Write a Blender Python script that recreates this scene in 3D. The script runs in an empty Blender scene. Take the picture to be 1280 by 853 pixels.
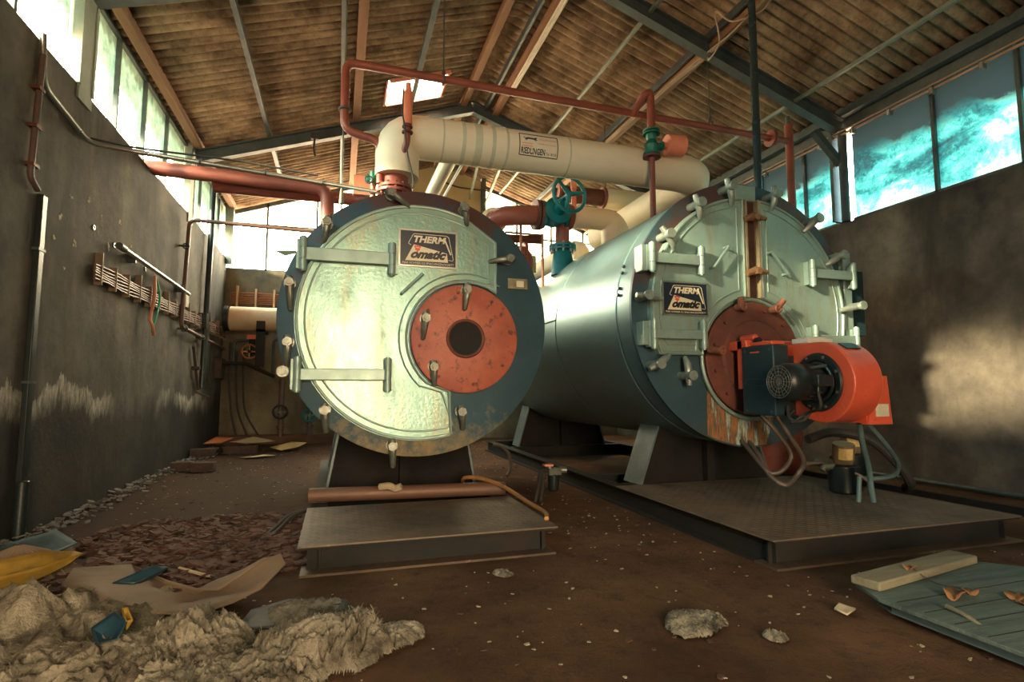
import bpy, bmesh, math, random
from mathutils import Vector, Matrix, noise
from math import sin, cos, pi, radians as R, sqrt, atan2, hypot
random.seed(7)
sc = bpy.context.scene
COL = sc.collection
V = Vector

# ------------------------------------------------------------------ materials
def nodes(m):
    m.use_nodes = True
    nt = m.node_tree
    nt.nodes.clear()
    return nt
def N(nt, typ, **kw):
    n = nt.nodes.new(typ)
    for k, v in kw.items():
        if k.startswith('i_'):
            n.inputs[k[2:].replace('_', ' ')].default_value = v
        else:
            setattr(n, k, v)
    return n
def L(nt, a, b): nt.links.new(a, b)
def rgba(c): return (c[0], c[1], c[2], 1)
def ramp(nt, fac, stops):
    r = N(nt, 'ShaderNodeValToRGB')
    e = r.color_ramp.elements
    while len(e) > 1: e.remove(e[-1])
    e[0].position = stops[0][0]; e[0].color = rgba(stops[0][1])
    for p, c in stops[1:]:
        x = e.new(p); x.color = rgba(c)
    L(nt, fac, r.inputs['Fac'])
    return r
def mixc(nt, fac, a, b, mode='MIX'):
    m = N(nt, 'ShaderNodeMix', data_type='RGBA', blend_type=mode)
    if isinstance(fac, (int, float)): m.inputs[0].default_value = fac
    else: L(nt, fac, m.inputs[0])
    for i, x in ((6, a), (7, b)):
        if isinstance(x, tuple): m.inputs[i].default_value = rgba(x)
        else: L(nt, x, m.inputs[i])
    return m.outputs[2]
def mth(nt, op, a, b=None, clamp=False):
    m = N(nt, 'ShaderNodeMath', operation=op, use_clamp=clamp)
    for i, x in ((0, a), (1, b)):
        if x is None: continue
        if isinstance(x, (int, float)): m.inputs[i].default_value = x
        else: L(nt, x, m.inputs[i])
    return m.outputs[0]
def tex(nt, vec, scale, detail=6, rough=.6, sx=(1, 1, 1), dist=0):
    mp = N(nt, 'ShaderNodeMapping'); mp.inputs['Scale'].default_value = sx
    L(nt, vec, mp.inputs[0])
    t = N(nt, 'ShaderNodeTexNoise')
    t.inputs['Scale'].default_value = scale; t.inputs['Detail'].default_value = detail
    t.inputs['Roughness'].default_value = rough; t.inputs['Distortion'].default_value = dist
    L(nt, mp.outputs[0], t.inputs['Vector'])
    return t.outputs['Fac']
def geo(nt): return N(nt, 'ShaderNodeNewGeometry').outputs['Position']
def objc(nt): return N(nt, 'ShaderNodeTexCoord').outputs['Object']
def finish(nt, color, rough, metal=0, bump=None, bstr=.3, bdist=.01, spec=.5):
    b = N(nt, 'ShaderNodeBsdfPrincipled')
    if isinstance(color, tuple): b.inputs['Base Color'].default_value = rgba(color)
    else: L(nt, color, b.inputs['Base Color'])
    if isinstance(rough, (int, float)): b.inputs['Roughness'].default_value = rough
    else: L(nt, rough, b.inputs['Roughness'])
    if isinstance(metal, (int, float)): b.inputs['Metallic'].default_value = metal
    else: L(nt, metal, b.inputs['Metallic'])
    b.inputs['Specular IOR Level'].default_value = spec
    if bump is not None:
        bn = N(nt, 'ShaderNodeBump'); bn.inputs['Strength'].default_value = bstr; bn.inputs['Distance'].default_value = bdist
        L(nt, bump, bn.inputs['Height']); L(nt, bn.outputs[0], b.inputs['Normal'])
    o = N(nt, 'ShaderNodeOutputMaterial'); L(nt, b.outputs[0], o.inputs[0])
    return b
MC = {}
def mat(name, c1, c2=None, rough=.6, metal=0, scale=4, bstr=.25, bd=.01, c3=None, spots=0, sx=(1, 1, 1), bscale=None, spec=.5):
    """mottled surface: c1 -> c2 by soft noise, c3 in small spots (rust, dirt)"""
    if name in MC: return MC[name]
    m = bpy.data.materials.new(name); nt = nodes(m)
    c2 = c2 or tuple(x * .75 for x in c1)
    p = objc(nt)
    n1 = tex(nt, p, scale, 6, .65, sx)
    r = ramp(nt, n1, [(.32, c1), (.68, c2)]).outputs[0]
    if c3:
        n2 = tex(nt, p, scale * 3.3, 8, .7, sx)
        f = ramp(nt, n2, [(.62 - spots, (0, 0, 0)), (.72 - spots, (1, 1, 1))]).outputs[0]
        r = mixc(nt, f, r, c3)
    nb = tex(nt, p, bscale or scale * 8, 5, .6)
    rr = mth(nt, 'ADD', mth(nt, 'MULTIPLY', n1, .25), rough - .12)
    finish(nt, r, rr, metal, nb, bstr, bd, spec)
    MC[name] = m
    return m

def m_wall(name, base, dark, light, zline=None):
    m = bpy.data.materials.new(name); nt = nodes(m)
    p = geo(nt)
    n1 = tex(nt, p, .9, 8, .65)
    c = ramp(nt, n1, [(.3, dark), (.5, base), (.72, light)]).outputs[0]
    n3 = tex(nt, p, 1.4, 6, .6, (1, 1, .22))             # runs down the wall
    c = mixc(nt, ramp(nt, n3, [(.5, (0, 0, 0)), (.68, (1, 1, 1))]).outputs[0], c, tuple(x * .5 for x in base))
    n4 = tex(nt, p, 9, 8, .7)
    c = mixc(nt, mth(nt, 'MULTIPLY', ramp(nt, n4, [(.58, (0, 0, 0)), (.75, (1, 1, 1))]).outputs[0], .5), c, tuple(x * .4 for x in base))
    if zline:
        sep = N(nt, 'ShaderNodeSeparateXYZ'); L(nt, p, sep.inputs[0])
        nz = tex(nt, p, .55, 4, .6, (1, 1, 0))
        z = mth(nt, 'ADD', sep.outputs[2], mth(nt, 'MULTIPLY', nz, -1.1))
        streak = tex(nt, p, 4, 8, .75, (1, 1, .3))
        zz = mth(nt, 'ADD', z, mth(nt, 'MULTIPLY', streak, .6))
        damp = ramp(nt, zz, [(.66, (1, 1, 1)), (1.05, (0, 0, 0))]).outputs[0]      # damp foot of the wall
        c = mixc(nt, mth(nt, 'MULTIPLY', damp, .78), c, tuple(x * .33 for x in dark))
        salt = ramp(nt, zz, [(.72, (0, 0, 0)), (.92, (1, 1, 1)), (1.0, (.7, .7, .7)), (1.03, (0, 0, 0))]).outputs[0]   # salt bloom on the tide line
        patchn = ramp(nt, tex(nt, p, .5, 3, .5, (1, 1, .2)), [(.44, (0, 0, 0)), (.56, (1, 1, 1))]).outputs[0]
        grain = ramp(nt, tex(nt, p, 14, 8, .8, (1, 1, .3)), [(.35, (0, 0, 0)), (.6, (1, 1, 1))]).outputs[0]
        f = mth(nt, 'MULTIPLY', mth(nt, 'MULTIPLY', salt, patchn), grain)
        c = mixc(nt, mth(nt, 'MULTIPLY', f, .8), c, (.62, .62, .55))
    nb = tex(nt, p, 5, 10, .7)
    finish(nt, c, .9, 0, nb, .5, .03, .2)
    return m

M_WALL_L = m_wall('stained_plaster', (.125, .118, .105), (.045, .050, .052), (.235, .21, .165), True)
M_WALL_R = m_wall('brown_render', (.115, .098, .080), (.040, .036, .034), (.23, .195, .15))
M_WALL_B = m_wall('sooty_wall', (.17, .145, .10), (.06, .052, .04), (.27, .235, .16))
M_YELLOW = mat('ochre_paint', (.56, .47, .25), (.42, .35, .19), .9, 0, .8, .2)

def m_floor():
    m = bpy.data.materials.new('dirty_concrete_floor'); nt = nodes(m); p = geo(nt)
    n1 = tex(nt, p, .7, 8, .65); n2 = tex(nt, p, 6, 8, .75); n3 = tex(nt, p, 45, 6, .7)
    c = ramp(nt, n1, [(.3, (.045, .024, .015)), (.5, (.115, .062, .036)), (.7, (.20, .112, .062))]).outputs[0]
    c = mixc(nt, ramp(nt, n2, [(.5, (0, 0, 0)), (.72, (1, 1, 1))]).outputs[0], c, (.05, .036, .028))
    sep = N(nt, 'ShaderNodeSeparateXYZ'); L(nt, p, sep.inputs[0])      # shade put into the colour along the left aisle, against bright rear light
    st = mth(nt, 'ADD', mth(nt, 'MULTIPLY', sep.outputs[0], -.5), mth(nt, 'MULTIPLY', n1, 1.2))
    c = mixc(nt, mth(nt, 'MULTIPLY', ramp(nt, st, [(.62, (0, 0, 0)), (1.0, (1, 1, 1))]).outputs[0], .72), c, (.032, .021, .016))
    n5 = tex(nt, p, 2.2, 8, .8, (1, .5, 1))
    c = mixc(nt, ramp(nt, n5, [(.62, (0, 0, 0)), (.74, (1, 1, 1))]).outputs[0], c, (.20, .13, .075))
    c = mixc(nt, ramp(nt, n3, [(.66, (0, 0, 0)), (.72, (1, 1, 1))]).outputs[0], c, (.30, .25, .18))
    h = mth(nt, 'ADD', mth(nt, 'MULTIPLY', n2, 1.0), mth(nt, 'MULTIPLY', n3, .35))
    finish(nt, c, mth(nt, 'ADD', mth(nt, 'MULTIPLY', n1, .3), .7), 0, h, .8, .03, .1)
    return m
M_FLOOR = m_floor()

def m_roof():
    m = bpy.data.materials.new('fibre_cement_sheet'); nt = nodes(m); p = geo(nt)
    n1 = tex(nt, p, 1.6, 8, .7); n2 = tex(nt, p, 12, 8, .75, (1, 1, 1))
    sep = N(nt, 'ShaderNodeSeparateXYZ'); L(nt, p, sep.inputs[0])
    fy = mth(nt, 'FLOOR', mth(nt, 'DIVIDE', sep.outputs[1], 1.062)); fx = mth(nt, 'FLOOR', mth(nt, 'DIVIDE', sep.outputs[0], 1.3))
    cb = N(nt, 'ShaderNodeCombineXYZ'); L(nt, fx, cb.inputs[0]); L(nt, fy, cb.inputs[1])
    wn = N(nt, 'ShaderNodeTexWhiteNoise', noise_dimensions='3D'); L(nt, cb.outputs[0], wn.inputs['Vector'])
    c = ramp(nt, n1, [(.34, (.10, .066, .043)), (.5, (.31, .22, .145)), (.7, (.58, .43, .28))]).outputs[0]
    c = mixc(nt, mth(nt, 'MULTIPLY', wn.outputs['Value'], .35), c, (.13, .10, .07))
    c = mixc(nt, mth(nt, 'MULTIPLY', ramp(nt, n2, [(.5, (0, 0, 0)), (.7, (1, 1, 1))]).outputs[0], .55), c, (.07, .05, .035))
    finish(nt, c, .95, 0, n2, .4, .01, .1)
    return m
M_ROOF = m_roof()

M_STEEL = mat('grey_green_painted_steel', (.075, .10, .105), (.04, .055, .06), .5, .2, 3, .15, .005, (.16, .10, .06), -.02)
M_STEELL = mat('pale_green_steel', (.22, .25, .21), (.14, .16, .135), .5, .2, 5, .1)
M_WOOD = mat('old_timber', (.30, .15, .075), (.15, .075, .04), .8, 0, 2, .4, .01, (.10, .06, .035), 0, (1, .15, 1))
M_FRAMEG = mat('window_steel', (.09, .115, .11), (.05, .065, .065), .5, .2, 6)
def m_face(name, c1, c2, rough, metal, bscale, bstr, grime):
    """silver-green boiler enamel: orange-peel bump, water runs and ochre/soot blotches"""
    m = bpy.data.materials.new(name); nt = nodes(m); p = objc(nt)
    n1 = tex(nt, p, 1.5, 6, .6); n2 = tex(nt, p, 5, 8, .75, (1, 1, .45)); n3 = tex(nt, p, 2.6, 7, .7, (2.2, 1, .35)); n4 = tex(nt, p, 22, 6, .7)
    c = ramp(nt, n1, [(.3, c1), (.7, c2)]).outputs[0]
    c = mixc(nt, mth(nt, 'MULTIPLY', ramp(nt, n3, [(.52, (0, 0, 0)), (.66, (1, 1, 1))]).outputs[0], grime), c, (.30, .26, .15))
    c = mixc(nt, mth(nt, 'MULTIPLY', ramp(nt, n2, [(.58, (0, 0, 0)), (.70, (1, 1, 1))]).outputs[0], grime), c, (.07, .08, .07))
    c = mixc(nt, ramp(nt, n4, [(.70, (0, 0, 0)), (.76, (1, 1, 1))]).outputs[0], c, (.05, .045, .035))
    nb = tex(nt, p, bscale, 4, .6)
    rr = mth(nt, 'ADD', mth(nt, 'MULTIPLY', n2, .35), rough - .16)
    finish(nt, c, rr, metal, nb, bstr, .012)
    return m
M_FACE = m_face('silver_green_boiler_paint', (.24, .385, .335), (.165, .29, .26), .33, .68, 34, .22, .5)
M_FACE2 = m_face('pale_green_boiler_paint', (.36, .50, .45), (.26, .39, .355), .40, .45, 18, .25, .5)
M_TRIMG = mat('green_grey_strap', (.30, .42, .38), (.22, .32, .29), .42, .35, 6, .15, .004, (.22, .16, .09), -.06)
M_SHELL = mat('aluminium_green_cladding', (.22, .34, .36), (.15, .26, .285), .37, .7, 1.2, .12, .004, (.10, .10, .07), -.14, sx=(1, .3, 1), bscale=10)
M_BOLT = mat('oily_clamp_metal', (.24, .27, .24), (.12, .115, .09), .38, .6, 12, .2, .003, (.16, .09, .045), -.02)
M_RUSTB = mat('rusty_clamp', (.30, .115, .07), (.18, .075, .05), .6, .3, 12)
M_RED = mat('red_oxide_plate', (.50, .13, .075), (.33, .085, .055), .5, .05, 3, .5, .006, (.10, .045, .04), .07)
M_RUST = mat('brown_rust_plate', (.20, .062, .042), (.095, .04, .032), .6, .2, 4, .4, .006, (.07, .035, .03), .02)
M_CREAM = mat('cream_lagging', (.90, .79, .58), (.76, .65, .46), .55, 0, 1.6, .12, .008, (.50, .42, .25), -.10, (.35, 1, 1))
M_CREAMD = mat('cream_lagging_band', (.60, .58, .42), (.50, .47, .33), .6, 0, 3)
M_OXIDE = mat('red_oxide_pipe', (.30, .085, .055), (.20, .06, .045), .45, .05, 3, .15, .004, (.18, .07, .05), -.08)
M_ORANGE = mat('orange_enamel', (.72, .115, .055), (.56, .085, .045), .30, .0, 3, .08, .003, (.22, .06, .04), -.08)
M_CORAL = mat('coral_paint', (.86, .30, .19), (.74, .24, .15), .45, 0, 5, .05)
M_TEAL = mat('teal_valve_paint', (.0, .19, .22), (.0, .12, .15), .42, .1, 5, .1, .004)
M_GREENV = mat('green_valve_paint', (.01, .19, .13), (.01, .11, .09), .42, .1, 6, .1, .004)
M_BLACK = mat('black_enamel', (.018, .026, .030), (.012, .016, .018), .33, .1, 4, .06, .003)
M_BOX = mat('blue_black_cover', (.018, .045, .055), (.012, .03, .038), .42, .1, 3, .05, .003, (.06, .07, .07), -.14)
M_RUBBER = mat('black_rubber', (.025, .025, .025), (.04, .035, .03), .7, 0, 6)
M_HOSE = mat('grey_brown_hose', (.12, .085, .068), (.07, .055, .045), .5, .1, 8, .3, .004)
M_HOSET = mat('teal_grey_hose', (.12, .20, .20), (.08, .13, .13), .5, .1, 8)
M_HOSEO = mat('copper_orange_hose', (.55, .27, .10), (.36, .17, .07), .35, .3, 8)
M_PLATE = mat('worn_tread_plate', (.20, .145, .10), (.095, .07, .052), .6, .1, 2.2, .5, .006, (.26, .20, .13), -.04)
M_BEAM = mat('black_girder_paint', (.012, .016, .018), (.030, .023, .018), .75, 0, 2.5, .3, .006, (.10, .062, .032), -.10, spec=.25)
M_SADDLE = mat('dark_saddle_plate', (.022, .018, .016), (.010, .010, .010), .8, 0, 2, spec=.2)
M_SADDLEF = mat('blue_grey_saddle_edge', (.15, .20, .20), (.10, .13, .13), .45, .3, 4)
M_BRICK = mat('dark_brick', (.085, .055, .042), (.05, .035, .03), .9, 0, 7, .6, .01)
M_PAPER = mat('old_paper', (.52, .43, .29), (.38, .31, .21), .85, 0, 3)
M_CARD = mat('brown_cardboard', (.25, .175, .12), (.185, .13, .09), .85, 0, 3, .3, .004)
M_WOOL = mat('dirty_fleece', (.40, .35, .265), (.07, .058, .045), .95, 0, 5.5, 1.0, .02, (.46, .41, .31), .02, spec=.1, bscale=60)
M_YCLOTH = mat('yellow_cloth', (.42, .25, .025), (.22, .13, .02), .8, 0, 5)
M_BLUE = mat('blue_plastic', (.015, .055, .085), (.01, .035, .055), .5, 0, 5)
M_BLUEG = mat('blue_grey_carton', (.10, .165, .19), (.065, .11, .13), .8, 0, 4)
M_FLAKE = mat('red_brown_flakes', (.11, .045, .03), (.045, .025, .02), .85, 0, 6, .5)
M_LEAF = mat('dry_leaf', (.36, .16, .06), (.24, .10, .045), .8, 0, 10)
M_PALLET = mat('teal_weathered_wood', (.13, .18, .155), (.05, .075, .07), .85, 0, 3.5, .8, .012, (.26, .23, .15), .02, (.3, 3.5, 1))
M_PLANK = mat('pale_weathered_plank', (.27, .24, .16), (.14, .12, .08), .85, 0, 3, .7, .01, (.10, .09, .06), 0, (.3, 3, 3))
M_WHITE = mat('off_white_enamel', (.72, .70, .60), (.60, .58, .50), .4, 0, 5)
M_ALU = mat('bare_aluminium', (.50, .50, .45), (.35, .36, .33), .3, .8, 6, .1)
M_NAVY = mat('navy_sign_enamel', (.018, .03, .05), (.014, .022, .04), .3, 0, 6, .02)
M_SIGNW = mat('sign_cream', (.80, .72, .52), (.72, .65, .46), .4, 0, 6, .02)
M_SIGNR = mat('sign_red', (.75, .12, .07), (.65, .1, .06), .4, 0, 6, .02)
M_LABEL = mat('printed_label', (.68, .64, .50), (.58, .53, .40), .5, 0, 14, .02)
M_DARKHOLE = mat('soot', (.012, .012, .012), (.02, .018, .016), .9, 0, 6)
M_COPPER = mat('copper_pipe', (.42, .20, .11), (.30, .13, .08), .4, .5, 6)
M_TANKC = mat('warm_cream_tank', (.66, .50, .32), (.55, .40, .25), .5, 0, 3, .1)
M_CURB = mat('skylight_curb', (.80, .36, .24), (.70, .30, .20), .6, 0, 3)

def m_flange(name, tint, rust, foot=(.30, .23, .12)):
    """dark blue-grey end plate with rust patches toward the top rim and bare yellowish metal at the foot"""
    m = bpy.data.materials.new(name); nt = nodes(m); p = objc(nt)
    n1 = tex(nt, p, 1.3, 8, .7); n2 = tex(nt, p, 7, 8, .75)
    sep = N(nt, 'ShaderNodeSeparateXYZ'); L(nt, p, sep.inputs[0])
    c = ramp(nt, n1, [(.3, tint), (.7, tuple(x * 1.5 for x in tint))]).outputs[0]
    zz = mth(nt, 'SUBTRACT', sep.outputs[2], 1.75)
    up = mth(nt, 'ADD', n1, mth(nt, 'MULTIPLY', zz, .16))
    c = mixc(nt, ramp(nt, up, [(.60, (0, 0, 0)), (.70, (1, 1, 1))]).outputs[0], c, rust)
    dn = mth(nt, 'ADD', mth(nt, 'MULTIPLY', n2, .6), mth(nt, 'MULTIPLY', zz, -.36))
    c = mixc(nt, ramp(nt, dn, [(.62, (0, 0, 0)), (.78, (1, 1, 1))]).outputs[0], c, foot)
    c = mixc(nt, ramp(nt, n2, [(.62, (0, 0, 0)), (.72, (1, 1, 1))]).outputs[0], c, (.10, .055, .03))
    finish(nt, c, mth(nt, 'ADD', mth(nt, 'MULTIPLY', n1, .3), .3), .3, n2, .25, .006)
    return m
M_FLANGE1 = m_flange('blue_black_end_plate', (.035, .075, .10), (.10, .05, .045))
M_FLANGE2 = m_flange('blue_end_plate', (.035, .075, .095), (.09, .05, .05), (.06, .075, .075))

def m_streak():
    m = bpy.data.materials.new('lime_and_rust_streaks'); nt = nodes(m); p = objc(nt)
    n1 = tex(nt, p, 5.5, 6, .7, (3.2, 1, .35)); n2 = tex(nt, p, 9, 8, .8, (3, 1, .5))
    c = ramp(nt, n1, [(.34, (.06, .08, .08)), (.44, (.42, .16, .04)), (.52, (.10, .075, .05)), (.60, (.45, .52, .42)), (.70, (.05, .09, .10))]).outputs[0]
    c = mixc(nt, ramp(nt, n2, [(.5, (0, 0, 0)), (.62, (1, 1, 1))]).outputs[0], c, (.055, .065, .06))
    finish(nt, c, .6, .1, n2, .5, .008)
    return m
M_STREAK = m_streak()

def m_glass_left():
    m = bpy.data.materials.new('grimy_clear_glass'); nt = nodes(m); p = geo(nt)
    sep = N(nt, 'ShaderNodeSeparateXYZ'); L(nt, p, sep.inputs[0])
    n1 = tex(nt, p, 1.3, 7, .65)
    # moss and grime creep down from the head of the panes
    g = mth(nt, 'ADD', mth(nt, 'MULTIPLY', n1, 1.5), mth(nt, 'MULTIPLY', sep.outputs[2], .95))
    f = ramp(nt, mth(nt, 'SUBTRACT', g, 4.9), [(.42, (0, 0, 0)), (.62, (1, 1, 1))]).outputs[0]
    tr = N(nt, 'ShaderNodeBsdfTransparent'); tr.inputs[0].default_value = (.93, .97, .95, 1)
    tl = N(nt, 'ShaderNodeBsdfTranslucent')
    c = ramp(nt, tex(nt, p, 5, 6, .7), [(.3, (.012, .025, .02)), (.7, (.05, .085, .065))]).outputs[0]
    L(nt, c, tl.inputs[0])
    mx = N(nt, 'ShaderNodeMixShader'); L(nt, mth(nt, 'ADD', mth(nt, 'MULTIPLY', f, .9), .05), mx.inputs[0])
    L(nt, tr.outputs[0], mx.inputs[1]); L(nt, tl.outputs[0], mx.inputs[2])
    o = N(nt, 'ShaderNodeOutputMaterial'); L(nt, mx.outputs[0], o.inputs[0])
    return m
def m_glass_teal():
    m = bpy.data.materials.new('patterned_teal_glass'); nt = nodes(m); p = geo(nt)
    sep = N(nt, 'ShaderNodeSeparateXYZ'); L(nt, p, sep.inputs[0])
    n1 = tex(nt, p, 1.1, 5, .6, (1, 1, 1.8), .6); n2 = tex(nt, p, 13, 4, .65, (1, 1, 1), 1.6)
    s = mth(nt, 'ADD', n1, mth(nt, 'MULTIPLY', mth(nt, 'SUBTRACT', n2, .5), .34))
    top = mth(nt, 'MULTIPLY', mth(nt, 'SUBTRACT', sep.outputs[2], 4.75), -.22)
    s = mth(nt, 'ADD', s, top)
    c = ramp(nt, s, [(.34, (.003, .010, .013)), (.44, (.004, .030, .037)), (.52, (.010, .070, .074)), (.60, (.03, .115, .108)), (.70, (.12, .17, .145))]).outputs[0]
    g = mth(nt, 'ADD', mth(nt, 'MULTIPLY', n1, 1.2), sep.outputs[2])
    f = ramp(nt, mth(nt, 'SUBTRACT', mth(nt, 'ADD', g, mth(nt, 'MULTIPLY', n2, .2)), 5.25), [(.40, (0, 0, 0)), (.62, (1, 1, 1))]).outputs[0]
    c = mixc(nt, f, c, (.0035, .0065, .008))
    tl = N(nt, 'ShaderNodeBsdfTranslucent'); L(nt, c, tl.inputs[0])
    gl = N(nt, 'ShaderNodeBsdfGlossy'); gl.inputs['Roughness'].default_value = .3; gl.inputs[0].default_value = (.6, .7, .7, 1)
    bn = N(nt, 'ShaderNodeBump'); bn.inputs['Strength'].default_value = .4; bn.inputs['Distance'].default_value = .01
    L(nt, n2, bn.inputs['Height']); L(nt, bn.outputs[0], gl.inputs['Normal'])
    mx = N(nt, 'ShaderNodeMixShader'); mx.inputs[0].default_value = .05
    L(nt, tl.outputs[0], mx.inputs[1]); L(nt, gl.outputs[0], mx.inputs[2])
    o = N(nt, 'ShaderNodeOutputMaterial'); L(nt, mx.outputs[0], o.inputs[0])
    return m
def m_glass_back(name, tint, k):
    m = bpy.data.materials.new(name); nt = nodes(m)
    tr = N(nt, 'ShaderNodeBsdfTransparent'); tr.inputs[0].default_value = rgba(tint)
    tl = N(nt, 'ShaderNodeBsdfTranslucent'); tl.inputs[0].default_value = rgba(tint)
    mx = N(nt, 'ShaderNodeMixShader'); mx.inputs[0].default_value = k
    L(nt, tr.outputs[0], mx.inputs[1]); L(nt, tl.outputs[0], mx.inputs[2])
    o = N(nt, 'ShaderNodeOutputMaterial'); L(nt, mx.outputs[0], o.inputs[0])
    return m
M_GLASSL = m_glass_left(); M_GLASST = m_glass_teal()
M_GLASSB = m_glass_back('dusty_white_glass', (.97, .97, .93), .25)
M_GLASSF = m_glass_back('frosted_back_glass', (.72, .74, .62), .9)

# ------------------------------------------------------------------ mesh builder (world coordinates)
class MB:
    def __init__(s): s.v = []; s.f = []
    def add(s, vs, fs):
        o = len(s.v); s.v += [V(v) for v in vs]; s.f += [tuple(i + o for i in f) for f in fs]; return s
    def box(s, a, b):
        x0, y0, z0 = a; x1, y1, z1 = b
        return s.add([(x0, y0, z0), (x1, y0, z0), (x1, y1, z0), (x0, y1, z0), (x0, y0, z1), (x1, y0, z1), (x1, y1, z1), (x0, y1, z1)],
                     [(0, 3, 2, 1), (4, 5, 6, 7), (0, 1, 5, 4), (1, 2, 6, 5), (2, 3, 7, 6), (3, 0, 4, 7)])
    def obox(s, c, size, rot=None):
        m = (rot or Matrix.Identity(3)); c = V(c)
        vs = []
        for k in range(8):
            d = V(((k & 1) - .5, ((k >> 1) & 1) - .5, ((k >> 2) & 1) - .5))
            vs.append(c + m @ V((d.x * size[0], d.y * size[1], d.z * size[2])))
        return s.add(vs, [(0, 2, 3, 1), (4, 5, 7, 6), (0, 1, 5, 4), (2, 6, 7, 3), (0, 4, 6, 2), (1, 3, 7, 5)])
    def bar(s, p, q, w, h):
        """box beam from p to q; w across (horizontal), h in the other way"""
        p = V(p); q = V(q); d = (q - p); l = d.length; d.normalize()
        up = V((0, 0, 1)) if abs(d.z) < .95 else V((0, 1, 0))
        x = d.cross(up).normalized(); z = x.cross(d).normalized()
        m = Matrix((x, d, z)).transposed()
        return s.obox((p + q) / 2, (w, l, h), m)
    def tube(s, pts, r, n=12, cap=True):
        P = [V(p) for p in pts]; k = len(P)
        rs = r if isinstance(r, (list, tuple)) else [r] * k
        t0 = (P[1] - P[0]).normalized()
        u = t0.orthogonal().normalized(); vs = []
        for i in range(k):
            t = (P[min(i + 1, k - 1)] - P[max(i - 1, 0)]).normalized()
            u = (u - t * u.dot(t)).normalized(); w = t.cross(u)
            for j in range(n):
                a = 2 * pi * j / n; vs.append(P[i] + (u * cos(a) + w * sin(a)) * rs[i])
        fs = [(i * n + j, i * n + (j + 1) % n, (i + 1) * n + (j + 1) % n, (i + 1) * n + j) for i in range(k - 1) for j in range(n)]
        if cap: fs += [tuple(range(n))[::-1], tuple((k - 1) * n + j for j in range(n))]
        return s.add(vs, fs)
    def cyl(s, p, q, r, n=24, r2=None): return s.tube([p, q], [r, r if r2 is None else r2], n)
    def pipe(s, pts, r, bend=None, n=16):
        """pipe with rounded elbows"""
        P = [V(p) for p in pts]; b = bend or r * 2.4; out = [P[0]]
        for i in range(1, len(P) - 1):
            a = (P[i - 1] - P[i]); c = (P[i + 1] - P[i]); bb = min(b, a.length * .48, c.length * .48)
            a = P[i] + a.normalized() * bb; c = P[i] + c.normalized() * bb
            for k in range(7):
                t = k / 6; out.append(a * (1 - t) ** 2 + P[i] * 2 * t * (1 - t) + c * t * t)
        out.append(P[-1]); return s.tube(out, r, n)
    def hose(s, pts, r, n=10, seg=8):
        P = [V(p) for p in pts]; Q = [P[0] * 2 - P[1]] + P + [P[-1] * 2 - P[-2]]; out = []
        for i in range(1, len(Q) - 2):
            a, b, c, d = Q[i - 1], Q[i], Q[i + 1], Q[i + 2]
            for k in range(seg):
                t = k / seg
                out.append(.5 * ((2 * b) + (c - a) * t + (2 * a - 5 * b + 4 * c - d) * t * t + (3 * b - a - 3 * c + d) * t ** 3))
        out.append(P[-1]); return s.tube(out, r, n)
    def ring(s, c, ax, R0, r, n=40, m=10):
        c = V(c); ax = V(ax).normalized(); u = ax.orthogonal().normalized(); w = ax.cross(u); vs = []
        for i in range(n):
            a = 2 * pi * i / n; d = u * cos(a) + w * sin(a)
            for j in range(m):
                b = 2 * pi * j / m; vs.append(c + d * (R0 + r * cos(b)) + ax * r * sin(b))
        fs = [(i * m + j, ((i + 1) % n) * m + j, ((i + 1) % n) * m + (j + 1) % m, i * m + (j + 1) % m) for i in range(n) for j in range(m)]
        return s.add(vs, fs)
    def lathe(s, c, ax, prof, n=32, closed=False):
        """prof: list of (distance along ax, radius)"""
        c = V(c); ax = V(ax).normalized(); u = ax.orthogonal().normalized(); w = ax.cross(u); vs = []; k = len(prof)
        for d, r in prof:
            for j in range(n):
                a = 2 * pi * j / n; vs.append(c + ax * d + (u * cos(a) + w * sin(a)) * r)
        kk = k if closed else k - 1
        fs = [(i * n + j, i * n + (j + 1) % n, ((i + 1) % k) * n + (j + 1) % n, ((i + 1) % k) * n + j) for i in range(kk) for j in range(n)]
        if not closed:
            if prof[0][1] > 1e-4: fs.append(tuple(range(n))[::-1])
            if prof[-1][1] > 1e-4: fs.append(tuple((k - 1) * n + j for j in range(n)))
        return s.add(vs, fs)
    def disc_hole(s, c, ax, r0, r1, t, n=64):
        """annular plate, thickness t along ax"""
        return s.lathe(c, ax, [(0, r0), (0, r1), (t, r1), (t, r0)], n, True)
    def prism_xz(s, poly, y0, y1):
        n = len(poly)
        vs = [(x, y0, z) for x, z in poly] + [(x, y1, z) for x, z in poly]
        fs = [tuple(range(n)), tuple(range(n, 2 * n))[::-1]] + [(i, i + n, (i + 1) % n + n, (i + 1) % n) for i in range(n)]
        return s.add(vs, fs)
    def prism(s, poly, o, ex, ey, t):
        """poly (a,b) -> o + ex*a + ey*b, thickness vector t"""
        o = V(o); ex = V(ex); ey = V(ey); t = V(t); n = len(poly)
        vs = [o + ex * a + ey * b for a, b in poly] + [o + ex * a + ey * b + t for a, b in poly]
        fs = [tuple(range(n)), tuple(range(n, 2 * n))[::-1]] + [(i, i + n, (i + 1) % n + n, (i + 1) % n) for i in range(n)]
        return s.add(vs, fs)
    def hexnut(s, p, q, r): return s.tube([p, q], r, 6)
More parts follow.
